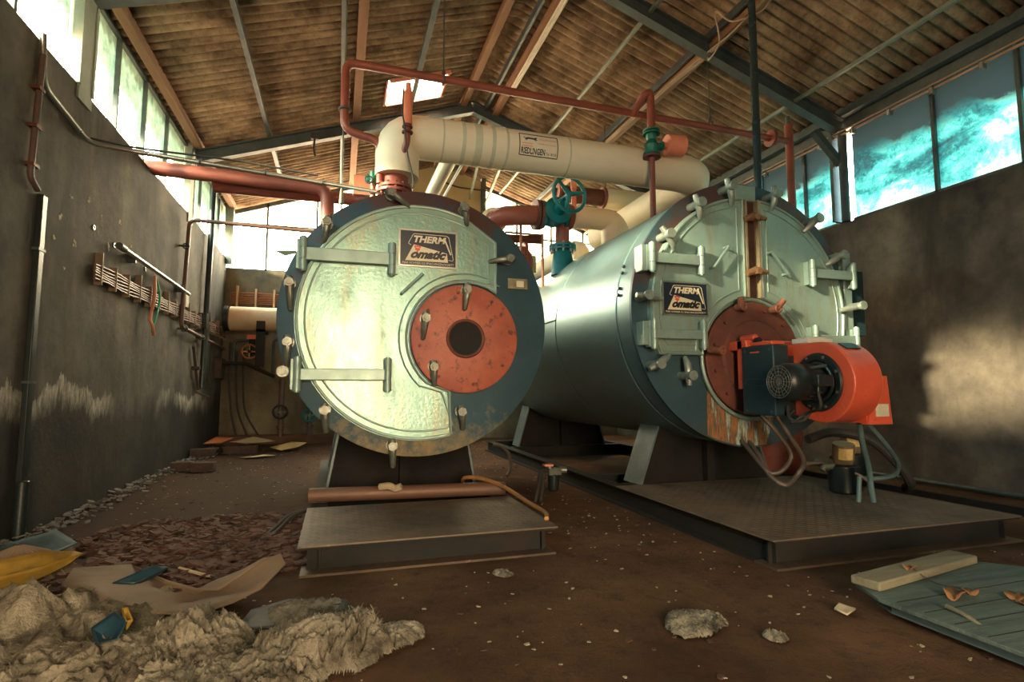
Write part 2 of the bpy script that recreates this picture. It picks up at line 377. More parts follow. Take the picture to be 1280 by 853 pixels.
    def build(s, name, m, parent=None, smooth=35, bevel=0):
        me = bpy.data.meshes.new(name)
        loc = V((0, 0, 0))
        if parent is not None:
            q = parent
            while q is not None: loc += q.location; q = q.parent
            org = V((0, 0, 0))
        else:
            lo = V((min(v.x for v in s.v), min(v.y for v in s.v), min(v.z for v in s.v))); hi = V((max(v.x for v in s.v), max(v.y for v in s.v), max(v.z for v in s.v)))
            loc = V(((lo.x + hi.x) / 2, (lo.y + hi.y) / 2, lo.z)); org = loc
        me.from_pydata([tuple(v - loc) for v in s.v], [], s.f)
        bm = bmesh.new(); bm.from_mesh(me); bmesh.ops.recalc_face_normals(bm, faces=bm.faces); bm.to_mesh(me); bm.free()
        if smooth:
            me.shade_smooth(); me.set_sharp_from_angle(angle=R(smooth))
        me.materials.append(m)
        o = bpy.data.objects.new(name, me); COL.objects.link(o)
        o.location = org; o.parent = parent
        if bevel:
            b = o.modifiers.new('bevel', 'BEVEL'); b.width = bevel; b.segments = 2; b.limit_method = 'ANGLE'; b.angle_limit = R(40)
        return o
def build_split(mb, name, m, parent, **kw):
    """each loose piece becomes a part of its own"""
    par = list(range(len(mb.v)))
    def find(a):
        while par[a] != a: par[a] = par[par[a]]; a = par[a]
        return a
    for f in mb.f:
        for i in f[1:]: par[find(i)] = find(f[0])
    groups = {}
    for f in mb.f: groups.setdefault(find(f[0]), []).append(f)
    out = []
    for fs in groups.values():
        idx = {}; q = MB()
        for f in fs:
            for i in f:
                if i not in idx: idx[i] = len(q.v); q.v.append(mb.v[i])
            q.f.append(tuple(idx[i] for i in f))
        out.append(q.build(name, m, parent, **kw))
    return out
def tag(o, label=None, cat=None, group=None, kind=None):
    for k, v in (('label', label), ('category', cat), ('group', group), ('kind', kind)):
        if v: o[k] = v
    return o
def thing(name, loc, label, cat, group=None):
    o = bpy.data.objects.new(name, None); COL.objects.link(o); o.location = loc; o.empty_display_size = .1
    return tag(o, label, cat, group)
def struct(name, mb, m, **kw): return tag(mb.build(name, m, **kw), kind='structure')
def dup(o, loc, label, group=None):
    r = o.copy(); COL.objects.link(r); r.location = loc; r['label'] = label
    if group: r['group'] = group
    for ch in list(o.children):
        c = ch.copy(); COL.objects.link(c); c.parent = r
        for g in list(ch.children):
            d = g.copy(); COL.objects.link(d); d.parent = c
    return r

# ------------------------------------------------------------------ room shell
XL, XR, YB, YF = -2.65, 7.8, 14.6, -4.0
XM = 2.6
def roofz(x, base=7.57): return base - .34 * abs(x - XM)
floor_mb = MB().box((XL - .4, YF - .4, -.15), (XR + .4, YB + .4, 0))
struct('floor', floor_mb, M_FLOOR, smooth=0)
struct('wall_left', MB().box((XL - .3, YF, 0), (XL, YB, 4.45)).box((XL - .3, YF, 4.45), (XL, -.4, 5.72)), M_WALL_L, smooth=0)  # second box: unseen upper wall behind the camera, added to cut window light
struct('wall_right', MB().box((XR, YF, 0), (XR + .3, YB, 4.0)).box((XR, YF, 4.0), (XR + .3, -.9, 5.6)), M_WALL_R, smooth=0)  # upper end out of view likewise closed to keep the foreground darker
wb = MB()
wb.box((XL - .3, YB, 0), (XR + .3, YB + .3, 4.2))
wb.prism_xz([(1.0, 4.2), (3.7, 4.2), (3.7, roofz(3.7, 7.45)), (XM, 7.45), (1.0, roofz(1.0, 7.45))], YB, YB + .3)
struct('wall_back', wb, M_WALL_B, smooth=0)
yw = MB().prism_xz([(1.02, 4.2), (3.66, 4.2), (3.66, roofz(3.66, 7.44)), (XM, 7.44), (1.02, roofz(1.02, 7.44))], YB - .02, YB)
struct('trim_1', yw, M_YELLOW, smooth=0)
# wall behind the camera with an open gate
wf = MB()
wf.box((XL - .3, YF - .3, 0), (-.45, YF, 4.2)); wf.box((1.35, YF - .3, 0), (XR + .3, YF, 4.2)); wf.box((-.45, YF - .3, 3.8), (1.35, YF, 4.2))
wf.prism_xz([(XL - .3, 4.2), (XR + .3, 4.2), (XR + .3, roofz(XR + .3, 7.5)), (XM, 7.5), (XL - .3, roofz(XL - .3, 7.5))], YF - .3, YF)
struct('wall_front', wf, M_WALL_R, smooth=0)
# low brown plinth at the foot of the back wall
struct('baseboard_back', MB().box((XL, 14.25, 0), (2.2, YB, .22)), mat('red_brown_plinth', (.16, .08, .05), (.10, .055, .04), .8, 0, 3, .3), bevel=.02)

# corrugated roof with an opening for the skylight
def build_roof():
    mb = MB(); pitch = .177; dy = pitch / 8; ny = int((YB + .5 - (YF - .4)) / dy)
    xs_l = [XL - .45, -1.37, -.05, .72, 1.85, XM - .06]; xs_r = [XM + .06, 4.2, 5.3, 6.8, XR + .5]
    for side, xs in ((0, xs_l), (1, xs_r)):
        o = len(mb.v)
        for i in range(ny + 1):
            y = YF - .4 + i * dy
            sheet = int(i // 48)
            for k, x in enumerate(xs):
                z = roofz(x) + .045 * sin(2 * pi * i / 8) + .03 * (i % 48) / 48
                mb.v.append(V((x, y, z)))
        n = len(xs)
        for i in range(ny):
            y = YF - .4 + i * dy
            for k in range(n - 1):
                if side == 0 and k == 3 and 9.86 < y < 10.74: continue
                mb.f.append((o + i * n + k, o + i * n + k + 1, o + (i + 1) * n + k + 1, o + (i + 1) * n + k))
    # rounded ridge capping, scalloped by the corrugation
    o = len(mb.v); m = 7
    for i in range(ny + 1):
        y = YF - .4 + i * dy
        for k in range(m):
            x = XM - .34 + .68 * k / (m - 1)
            z = roofz(x) + .035 + .022 * sin(2 * pi * i / 8) - .06 * max(0, 1 - abs(x - XM) / .2)
            mb.v.append(V((x, y, z)))
    for i in range(ny):
        for k in range(m - 1): mb.f.append((o + i * m + k, o + i * m + k + 1, o + (i + 1) * m + k + 1, o + (i + 1) * m + k))
    r = struct('ceiling', mb, M_ROOF, smooth=60)
    so = r.modifiers.new('thickness', 'SOLIDIFY'); so.thickness = .012; so.offset = 1
build_roof()

# portal frames (rafters and posts)
tn = [2]
def trim(mb, m, **kw):
    o = struct('trim_%d' % tn[0], mb, m, **kw); tn[0] += 1; return o
for fy in (2.3, 6.7, 11.1):
    mb = MB()
    for sgn, xe in ((-1, XL + .06), (1, XR - .06)):
        a = V((XM, fy, 7.31)); b = V((xe, fy, 7.31 - .34 * abs(xe - XM)))
        mb.bar(a, b, .02, .22); 
        for dz in (-.11, .11): mb.bar(a + V((0, 0, dz)), b + V((0, 0, dz)), .15, .02)
    trim(mb, M_STEEL)
    # left post: broad flat column
    mb = MB().box((XL - .12, fy - .16, 4.3), (XL + .02, fy + .16, 5.75)); mb.box((XL - .02, fy - .18, 4.45), (XL + .03, fy - .13, 5.7)); mb.box((XL - .02, fy + .13, 4.45), (XL + .03, fy + .18, 5.7))
    trim(mb, mat('bleached_post', (.34, .38, .31), (.20, .25, .21), .7, 0, 2, .2))
    mb = MB().cyl((XR - .10, fy - .05, 3.98), (XR - .10, fy - .05, 5.5), .065, 20); mb.box((XR - .2, fy + .06, 4.0), (XR - .02, fy + .12, 5.5))
    mb.bar((XR - .10, fy, 4.95), (XR - .62, fy, 5.42), .10, .10)
    trim(mb, M_STEEL)
# corner posts at the back wall
trim(MB().box((XL - .05, YB - .14, 4.3), (XL + .14, YB - .02, 5.75)), M_STEELL)
trim(MB().box((3.66, YB - .14, 4.2), (3.78, YB - .02, 7.15)), M_FRAMEG)
# purlins
def purlin(x, m, w, h, base=7.43, y0=YF, y1=YB, round_=False):
    mb = MB(); z = base - .34 * abs(x - XM)
    if round_: mb.cyl((x, y0, z), (x, y1, z), w / 2, 12)
    else: mb.bar((x, y0, z + h / 2), (x, y1, z + h / 2), w, h)
    return trim(mb, m, bevel=.006)
purlin(XL + .1, M_WOOD, .12, .14)
purlin(-1.37, M_STEEL, .07, .10)
purlin(-.05, M_STEEL, .08, .12); purlin(.21, M_WOOD, .14, .12)
purlin(1.23, M_STEEL, .08, .12, 7.36)
purlin(2.40, M_WOOD, .13, .14, 7.38); purlin(3.10, M_WOOD, .13, .14, 7.38)
purlin(2.88, M_STEEL, .05, .14, 7.38)
purlin(4.22, M_STEELL, .055, .05, 7.34)
purlin(5.30, M_WOOD, .13, .13, 7.36); purlin(5.18, M_STEEL, .05, .12, 7.40)
purlin(6.82, M_STEELL, .055, .05, 7.28)
purlin(XR - .1, M_STEEL, .12, .14)

trim(MB().box((XL - .3, YF, 5.70), (XL - .06, YB, 5.86)), M_FRAMEG)
trim(MB().box((XR + .0, YF, 5.55), (XR + .3, YB, 5.86)), M_FRAMEG)
# ------------------------------------------------------------------ windows
wn = [1]
def window(frame_mb, fm, panes, gm):
    o = struct('window_%d' % wn[0], frame_mb, fm); wn[0] += 1
    for p in panes: p.build('pane', gm, o, smooth=0)
    return o
def side_band(x, z0, z1, y0, y1, bars, fm, gm, w=.045, dx=.05):
    f = MB()
    f.box((x - dx, y0, z0), (x + dx, y1, z0 + .04)); f.box((x - dx, y0, z1 - .05), (x + dx, y1, z1))
    ys = [y0] + bars + [y1]; ps = []
    for b in bars: f.box((x - dx, b - w / 2, z0), (x + dx, b + w / 2, z1))
    for a, b in zip(ys[:-1], ys[1:]):
        ps.append(MB().add([(x, a + .01, z0 + .02), (x, b - .01, z0 + .02), (x, b - .01, z1 - .03), (x, a + .01, z1 - .03)], [(0, 1, 2, 3)]))
    return window(f, fm, ps, gm)
XG = XL - .10
side_band(XG, 4.45, 5.72, -.4, 2.14, [.2, 1.2], M_FRAMEG, M_GLASSL)
side_band(XG, 4.45, 5.72, 2.46, 6.54, [3.5, 4.5, 5.5], M_FRAMEG, M_GLASSL)
side_band(XG, 4.45, 5.72, 6.86, 10.94, [7.75, 8.75, 9.8], M_FRAMEG, M_GLASSL)
side_band(XG, 4.45, 5.72, 11.26, 14.5, [12.1, 13.1, 13.9], M_FRAMEG, M_GLASSL)
XG = XR + .06
side_band(XG, 4.0, 5.62, -.9, 2.24, [.1, 1.2], M_FRAMEG, M_GLASST)
side_band(XG, 4.0, 5.62, 2.36, 6.62, [3.3, 4.30, 5.32], M_FRAMEG, M_GLASST)
side_band(XG, 4.0, 5.62, 6.74, 11.0, [7.55, 8.6, 9.7], M_FRAMEG, M_GLASST)
side_band(XG, 4.0, 5.62, 11.1, 14.55, [12.2, 13.4], M_FRAMEG, M_GLASST)
def gable_window(x0, x1, bars, hz, gm):
    f = MB(); y = YB + .1
    f.box((x0, y - .04, 4.2), (x1, y + .04, 4.25))
    for z in hz: f.box((x0, y - .03, z - .02), (x1, y + .03, z + .02))
    for b in bars: f.box((b - .025, y - .04, 4.2), (b + .025, y + .04, roofz(b, 7.42)))
    f.bar((x0, y, roofz(x0, 7.38)), (x1, y, roofz(x1, 7.38)), .08, .10)
    xs = [x0] + bars + [x1]; ps = []
    for a, b in zip(xs[:-1], xs[1:]):
        ps.append(MB().add([(a + .01, y, 4.22), (b - .01, y, 4.22), (b - .01, y, roofz(b, 7.42)), (a + .01, y, roofz(a, 7.42))], [(0, 1, 2, 3)]))
    return window(f, M_FRAMEG, ps, gm)
gable_window(XL - .05, 1.0, [-1.78, -.62, .3], [5.38], M_GLASSB)
gable_window(3.7, XR + .05, [4.75, 5.8, 6.8], [5.6], M_GLASSF)
# roof light in the left slope
mb = MB()
x0, x1, y0, y1 = .72, 1.85, 9.86, 10.74
za, zb = roofz(x0), roofz(x1)
for (a, b) in (((x0, y0, za), (x1, y0, zb)), ((x1, y0, zb), (x1, y1, zb)), ((x1, y1, zb), (x0, y1, za)), ((x0, y1, za), (x0, y0, za))):
    mb.bar(V(a) + V((0, 0, .08)), V(b) + V((0, 0, .08)), .03, .30)
sk = struct('window_%d' % wn[0], mb, M_CURB, smooth=0)
g = MB().bar(((x0 + x1) / 2, y0, (za + zb) / 2 + .2), ((x0 + x1) / 2, y1, (za + zb) / 2 + .2), .04, .03)
g.build('glazing_bar', M_FRAMEG, sk)
MB().add([(x0, y0, za + .21), (x1, y0, zb + .21), (x1, y1, zb + .21), (x0, y1, za + .21)], [(0, 1, 2, 3)]).build('pane', M_GLASSB, sk, smooth=0)

# ------------------------------------------------------------------ shared small parts
def clamp(parent, cx, cy, cz, tx, tz, m=M_BOLT, out=.16, bm=None, r=.034, plate=True):
    """swing clamp: stud with nut at (cx,cz), cranked arm reaching to (tx,tz); boiler front faces -Y at cy"""
    mb = MB(); a = V((cx, cy, cz)); d = V((tx - cx, 0, tz - cz)); l = d.length; d.normalize()
    tip = V((tx, cy - .03, tz)); top = a + V((0, -out * .62, 0))
    mb.tube([a - d * .055 + V((0, -out * .55, 0)), top, top + d * l * .55, tip + V((0, -.015, 0)), tip + V((0, .02, 0))], [r * .95, r * 1.15, r * .85, r * .68, r * .6], 10)
    o = mb.build('clamp', m, parent)
    n = MB().cyl(a + V((0, .03, 0)), a + V((0, -out, 0)), r * .62, 12)
    n.hexnut(a + V((0, -out * .66, 0)), a + V((0, -out * .92, 0)), r * 1.25)
    n.cyl(a, a + V((0, -out * .25, 0)), r * 1.5, 16)
    n.build('nut', bm or m, o)
    return o
def nameplate(parent, u0, u1, w0, w1, y):
    """enamel sign; u0..u1 across, w0..w1 up"""
    W, H = u1 - u0, w1 - w0
    p = MB().box((u0, y - .008, w0), (u1, y, w1)).build('nameplate', M_NAVY, parent, smooth=0)
    e = .008
    fr = MB()
    for a, b in (((u0 - e, w0 - e), (u1 + e, w0 + e)), ((u0 - e, w1 - e), (u1 + e, w1 + e)), ((u0 - e, w0), (u0 + e, w1)), ((u1 - e, w0), (u1 + e, w1))):
        fr.box((a[0], y - .014, a[1]), (b[0], y + .001, b[1]))
    fr.build('frame', M_ALU, p, smooth=0)
    def pt(a, b): return (u0 + W * a, w1 - H * b)
    def strip(pts, r, close=False):
        q = MB(); pts = pts + ([pts[0]] if close else [])
        for s_, t_ in zip(pts[:-1], pts[1:]):
            s2 = pt(*s_); t2 = pt(*t_)
            q.bar((s2[0], y - .010, s2[1]), (t2[0], y - .010, t2[1]), .004, r) if False else q.tube([(s2[0], y - .008, s2[1]), (t2[0], y - .008, t2[1])], r, 6)
        return q
    strip([(.20, .42), (.155, .385), (.16, .34), (.235, .115), (.26, .10), (.82, .10), (.86, .14), (.945, .76), (.93, .80), (.86, .78)], .0032).build('emblem_outline', M_SIGNW, p)
    q = MB(); q.prism([pt(.245, .40), pt(.83, .60), pt(.85, .855), pt(.10, .855)], (0, y - .0115, 0), (1, 0, 0), (0, 0, 1), (0, .003, 0)); q.build('emblem_field', M_SIGNW, p, smooth=0)
    # red tulip-like mark
    q = MB()
    for a, b, rr in ((.27, .46, .030), (.31, .445, .030), (.35, .465, .030), (.29, .53, .034), (.33, .535, .034), (.31, .59, .022)):
        c = pt(a, b); q.cyl((c[0], y - .0135, c[1]), (c[0], y - .011, c[1]), rr * H * 1.15, 14)
    q.build('emblem_flower', M_SIGNR, p)
    def text(s, a, b, size, sx, shear, m, yy, bold=0.0):
        cu = bpy.data.curves.new('lettering', 'FONT'); cu.body = s; cu.size = size; cu.extrude = .0012; cu.offset = bold; cu.shear = shear; cu.resolution_u = 3
        to = bpy.data.objects.new('lettering_source', cu); COL.objects.link(to)
        dg = bpy.context.evaluated_depsgraph_get(); me = bpy.data.meshes.new_from_object(to.evaluated_get(dg))
        COL.objects.unlink(to); bpy.data.objects.remove(to)
        c = pt(a, b)
        w = max(v.co.x for v in me.vertices) - min(v.co.x for v in me.vertices)
        k = sx / w; loc = V(parent.location)
        for v in me.vertices:
            x, z, d = v.co.x * k, v.co.y, v.co.z
            v.co = V((c[0] + x, yy - d, c[1] + z)) - loc
        me.materials.clear(); me.materials.append(m)
        o = bpy.data.objects.new('lettering', me); COL.objects.link(o); o.parent = p
    text('THERM', .225, .33, H * .25, W * .57, .25, M_SIGNW, y - .010, .0035)
    strip([(.775, .16), (.90, .63)], .008).build('emblem_leg', M_SIGNW, p)
    text('omatic', .18, .77, H * .32, W * .63, .45, M_BLACK, y - .013, .006)
    strip([(.17, .60), (.24, .60)], .003).build('flourish', M_BLACK, p)
    text('MAX HOHNER KG SPAICHINGEN/W\u00dcRTT', .05, .945, H * .085, W * .90, 0, M_SIGNW, y - .010)
def hinge(parent, u0, u1, w, h, y, off, plate=None):
    """strap hinge: two knuckles with a bar between"""
    o = MB().bar((u0, y - off, w), (u1, y - off, w), .035, h).build('hinge', M_TRIMG, parent, bevel=.006)
    for u in (u0, u1):
        k = MB()
        for a, b in ((-.145, -.052), (-.048, .048), (.052, .145)):
            k.cyl((u, y - off, w + a), (u, y - off, w + b), .035, 16)
        k.cyl((u, y - off, w - .155), (u, y - off, w + .155), .022, 12)
        k.box((u - .055 if u == u0 else u - .01, y - off + .01, w - .13), (u + .01 if u == u0 else u + .055, y, w + .13))
        k.build('hinge_knuckle', M_TRIMG, o)
    return o
def saddle(parent, x0, x1, y, z0, ztop, cx, cz, r, m=M_SADDLE, inset=.13, t=.5):
    """cradle: web plate cut to the shell, slanted end flanges, centre stiffener"""
    mb = MB(); top = []
    xa, xb = x0 + inset, x1 - inset
    n = 20
    for i in range(n + 1):
        x = xb + (xa - xb) * i / n
        zz = cz - sqrt(max(0, r * r - (x - cx) ** 2)) + .02
        top.append((x, min(zz, ztop)))
    mb.prism_xz([(x0, z0), (x1, z0)] + top, y, y + .03); mb.prism_xz([(x0, z0), (x1, z0)] + top, y + t - .03, y + t)
    o = mb.build('saddle', m, parent, smooth=0)
    f = MB()
    for xa_, xb_, zz in ((x0, xa, top[-1][1]), (x1, xb, top[0][1])):
        sgn = -1 if xa_ == x0 else 1
        f.prism_xz([(xa_, z0), (xa_ + sgn * .025, z0), (xb_ + sgn * .025, zz), (xb_, zz)], y - .05, y + t + .03)
    build_split(f, 'edge_flange', M_SADDLEF, o, smooth=0)
    s_ = MB().box(((x0 + x1) / 2 - .05, y - .10, z0), ((x0 + x1) / 2 + .05, y, cz - r + .03)); s_.build('stiffener', m, o, smooth=0)
    return o
def arc(cx, cz, r, a0, a1, n):
    return [(cx + r * cos(R(a0 + (a1 - a0) * i / n)), cz + r * sin(R(a0 + (a1 - a0) * i / n))) for i in range(n + 1)]

# ------------------------------------------------------------------ boiler 1 (left)
CX, CZ, Y1 = .72, 1.934, 5.17
b1 = thing('boiler', (CX, 7.3, .2), 'left round boiler with silver-green door, orange burner plate and an open hole in it', 'boiler')
MB().lathe((CX, Y1 + .03, CZ), (0, 1, 0), [(0, 1.215), (.02, 1.22), (1.9, 1.22), (1.9, 1.228), (1.93, 1.228), (1.93, 1.22), (4.2, 1.22), (4.25, 1.18), (4.27, 0)], 96).build('shell', M_SHELL, b1)
# front end plate (annulus) with a recess hole at the burner
fp = MB().lathe((CX, Y1, CZ), (0, 1, 0), [(0, 0), (0, 1.235), (.006, 1.249), (.04, 1.249), (.05, 1.2)], 128)
fp.build('end_plate', M_FLANGE1, b1)
def out1(d):
    rr = 1.10 - d
    p = arc(0, 0, rr, 68 - d * 20, 285 + d * 30, 60)          # over the left, to the foot
    p += [(.284 - d, -.66), (.272 - d, -.645)] if False else [(.284 - d, -.655 - d * .1)]
    a0 = 231 if d == 0 else 231 + 0
    p += [(.075 - d * .9, -.565 - d * .45)]
    p += arc(.42, -.155, .536 + d, 228, 56 + d * 12, 40)
    p += [(.729 - d, .30 + d), (.729 - d, .80 - d * .5)]
    return [(CX + x, CZ + z) for x, z in p]
door = MB().prism_xz(out1(0), Y1 - .055, Y1 - .002).build('door', M_FACE, b1, smooth=0)
def bead(poly, y, r, n=6): 
    return MB().tube([(x, y, z) for x, z in poly + [poly[0]]], r, n)
bead(out1(.018), Y1 - .058, .014).build('rim_bead', M_TRIMG, door)
bead(out1(.085), Y1 - .056, .009).build('pressed_groove', M_TRIMG, door)
# burner plate
bp = MB().lathe((CX + .42, Y1 - .03, CZ - .155), (0, 1, 0), [(-.045, .16), (-.045, .49), (-.035, .512), (.03, .512), (.03, .16)], 96, True).build('burner_plate', M_RED, b1)
MB().lathe((CX + .42, Y1 - .03, CZ - .155), (0, 1, 0), [(-.052, .155), (-.055, .185), (-.043, .215)], 64).build('hole_rim', M_RUST, bp) if False else \
    MB().ring((CX + .42, Y1 - .075, CZ - .155), (0, 1, 0), .172, .016, 48, 8).build('hole_rim', M_RUST, bp)
MB().lathe((CX + .42, Y1 - .07, CZ - .155), (0, 1, 0), [(0, .165), (.055, .165), (.065, .16), (.05, 0)], 48).build('burner_hole', M_DARKHOLE, bp)
q = MB()
for a in (10, 55, 100, 145, 190, 235, 280, 325):
    x = CX + .42 + .44 * cos(R(a)); z = CZ - .155 + .44 * sin(R(a)); q.hexnut((x, Y1 - .07, z), (x, Y1 - .092, z), .016)
build_split(q, 'plate_bolt', M_RUST, bp)
nameplate(b1, CX - .21, CX + .325, CZ + .512, CZ + .852, Y1 - .057)
hinge(b1, CX - 1.04, CX - .28, CZ + .548, .115, Y1 - .055, .06)
hinge(b1, CX - 1.055, CX - .30, CZ - .505, .10, Y1 - .055, .06)
MB().tube([(CX - .186, Y1 - .055, CZ + .241), (CX - .186, Y1 - .11, CZ + .241), (CX + .003, Y1 - .11, CZ + .434), (CX + .003, Y1 - .055, CZ + .434)], .014, 8).build('handle', M_TRIMG, b1)
cl1 = [(-.295, 1.171, -.124, 1.074), (.395, 1.095, .428, .948), (-.85, .846, -.872, .67), (-1.144, .286, -1.131, .063), (-1.14, -.228, -1.147, -.423),
       (-.824, -.812, -.808, -1.0), (-.245, -1.137, -.231, -1.32), (.38, -.839, .407, -1.0), (.843, .636, .652, .603)]
for a, b, c, d in cl1: clamp(b1, CX + a, Y1, CZ + b, CX + c, CZ + d)
for a, b, c, d in ((.417, .304, .403, .125), (.032, .019, .013, -.165), (.112, -.428, .122, -.59)):
    clamp(b1, CX + a, Y1 - .06, CZ + b, CX + c, CZ + d, M_BOLT, .12)
ip = MB().box((CX + .856, Y1 - .012, CZ + .36), (CX + 1.06, Y1, CZ + .462)).build('inspection_plate', mat('tarnished_brass', (.30, .26, .15), (.16, .14, .09), .5, .4, 12), b1, smooth=0)
MB().box((CX + .945, Y1 - .016, CZ + .38), (CX + 1.02, Y1 - .010, CZ + .44)).build('stamped_panel', M_LABEL, ip, smooth=0)
MB().lathe((CX - 1.177, Y1 + .0, CZ - .478), (0, -1, 0), [(0, .05), (.05, .05), (.05, .03), (.09, .03), (.09, 0)], 20).build('plug', M_BOLT, b1)
saddle(b1, -.08, 1.52, 6.35, .2, 1.2, CX, CZ, 1.22); saddle(b1, -.08, 1.52, 8.5, .2, 1.2, CX, CZ, 1.22)
# steam outlet stub on top
st = MB().cyl((.61, 7.0, 3.1), (.61, 7.0, 3.82), .16, 28)
st.build('outlet_stub', M_RUST, b1)

# ------------------------------------------------------------------ boiler 2 (right)
DX, DZ, Y2 = 4.27, 2.13, 4.95
b2 = thing('boiler', (DX, 7.8, .2), 'right round boiler with two pale green doors and a red-brown disc carrying the orange burner', 'boiler')
sh = MB().lathe((DX, Y2 + .03, DZ), (0, 1, 0), [(0, 1.40), (.0, 1.425), (.04, 1.428), (.28, 1.428), (.29, 1.42), (.33, 1.42), (.34, 1.428), (2.05, 1.428), (2.06, 1.418), (2.08, 1.418), (2.09, 1.428), (4.9, 1.428), (4.95, 1.40), (4.95, 1.36), (5.6, 1.36), (5.62, 0)], 128).build('shell', M_SHELL, b2)
MB().tube([(DX - 1.43, 7.05, DZ + .12), (DX - 1.43, 9.8, DZ + .12)], .008, 6).build('cladding_seam', M_BEAM, sh)
q = MB()
for y_ in (5.25,): 
    for a in (160, 163, 170, 173):
        q.hexnut((DX + 1.43 * cos(R(a)), y_, DZ + 1.43 * sin(R(a))), (DX + 1.455 * cos(R(a)), y_, DZ + 1.455 * sin(R(a))), .018)
build_split(q, 'cladding_bolt', M_BLACK, sh)
fp = MB().prism_xz([(DX + x, DZ + z) for x, z in arc(0, 0, 1.448, 0, 360, 128)[:-1]], Y2, Y2 + .04)
fp.build('end_plate', M_FLANGE2, b2, smooth=40)
# limescale and rust runs below the burner disc
stv = [(DX - .57, DZ - .85)] + [(DX + x, DZ + z) for x, z in arc(0, -.5, .625, 213, 300, 20)] + [(DX + .16, DZ - 1.42)] + [(DX + x, DZ + z) for x, z in arc(0, 0, 1.43, 278, 246, 14)]
MB().prism_xz(stv, Y2 - .004, Y2).build('streaked_plate', M_STREAK, b2, smooth=0)
def left_leaf(d=0):
    p = arc(0, 0, 1.265 - d, 94 + d * 40, 201, 44)
    p = [(x, z) for x, z in p if z > -.47 + d]
    p = [(-.085 - d, 1.262 - d)] + p + [(-1.175 + d, -.475 + d), (-.64 - d, -.475 + d)]
    p += arc(0, -.5, .655 + d, 177, 98 + d * 60, 24)
    return p
def right_leaf(d=0): return [(-x + .02 if x > -.3 else -x, z) for x, z in left_leaf(d)]
for fn, nm in ((left_leaf, 'left'), (right_leaf, 'right')):
    dr = MB().prism_xz([(DX + x, DZ + z) for x, z in fn(0)], Y2 - .075, Y2 - .002).build('door', M_FACE2, b2, smooth=0)
    bead([(DX + x, DZ + z) for x, z in fn(.02)], Y2 - .078, .016).build('rim_bead', M_TRIMG, dr)
    bead([(DX + x, DZ + z) for x, z in fn(.10)], Y2 - .076, .008).build('pressed_groove', M_TRIMG, dr)
# central slot
ch = MB().box((DX - .07, Y2 - .03, DZ + .12), (DX + .09, Y2, DZ + 1.30)).build('centre_post', mat('dark_rust_post', (.09, .04, .03), (.05, .03, .025), .6, .2, 5), b2, smooth=0)
MB().box((DX - .085, Y2 - .10, DZ + .16), (DX - .06, Y2, DZ + 1.24)).box((DX + .085, Y2 - .10, DZ + .16), (DX + .11, Y2, DZ + 1.24)).build('edge_strip', mat('ochre_edge', (.34, .30, .20), (.22, .17, .10), .6, .1, 6), ch, smooth=0)
MB().box((DX - .17, Y2 - .06, DZ + 1.24), (DX + .10, Y2 - .02, DZ + 1.42)).build('top_lug', M_TRIMG, ch, bevel=.01)
for w_ in (1.03, .43):
    q = MB().tube([(DX - .11, Y2 - .12, DZ + w_ - .02), (DX + .0, Y2 - .13, DZ + w_ + .02), (DX + .17, Y2 - .12, DZ + w_ + .01)], [.03, .045, .022], 10)
    q.hexnut((DX + .0, Y2 - .10, DZ + w_), (DX + .0, Y2 - .19, DZ + w_), .035)
    q.build('clamp', mat('oxidised_brass', (.34, .20, .10), (.20, .10, .06), .5, .4, 10), b2)
# burner disc
bp = MB().lathe((DX, Y2 - .02, DZ - .5), (0, -1, 0), [(0, .615), (.035, .615), (.05, .60), (.055, .42), (.075, .40), (.08, .2), (.08, 0)], 96).build('burner_plate', M_RUST, b2)
q = MB()
for k in range(12):
    a = R(15 + 30 * k); x = DX + .53 * cos(a); z = DZ - .5 + .53 * sin(a); q.hexnut((x, Y2 - .07, z), (x, Y2 - .10, z), .02)
build_split(q, 'plate_bolt', M_RUST, bp)
MB().ring((DX, Y2 - .03, DZ - .5), (0, 1, 0), .645, .022, 96, 8).build('disc_rim', M_TRIMG, bp)
nameplate(b2, DX - 1.13, DX - .593, DZ - .065, DZ + .273, Y2 - .078)
hinge(b2, DX - 1.28, DX - .70, DZ + .50, .105, Y2 - .075, .075); hinge(b2, DX - 1.28, DX - .70, DZ - .275, .095, Y2 - .075, .075)
hinge(b2, DX + .76, DX + 1.345, DZ + .465, .10, Y2 - .075, .075); hinge(b2, DX + .76, DX + 1.345, DZ - .275, .095, Y2 - .075, .075)
q = MB().box((DX - 1.39, Y2 - .13, DZ + .36), (DX - 1.33, Y2 + .02, DZ + .63)); q.box((DX - 1.39, Y2 - .13, DZ - .39), (DX - 1.33, Y2 + .02, DZ - .15))
build_split(q, 'hinge_bracket', M_TRIMG, b2, bevel=.006)
MB().box((DX + 1.30, Y2 - .06, DZ - .42), (DX + 1.42, Y2 + .03, DZ + .76)).build('hinge_bracket', M_TRIMG, b2, bevel=.006)
for a, b, c, d in ((-.544, .446, -.354, .682), (.412, .438, .208, .664)):
    MB().tube([(DX + a, Y2 - .075, DZ + b), (DX + a, Y2 - .15, DZ + b), (DX + c, Y2 - .15, DZ + d), (DX + c, Y2 - .075, DZ + d)], .016, 8).build('handle', M_TRIMG, b2)
M_BOLT2 = mat('silvered_clamp', (.36, .43, .39), (.22, .25, .22), .4, .5, 12, .2, .003, (.16, .10, .06), -.08)
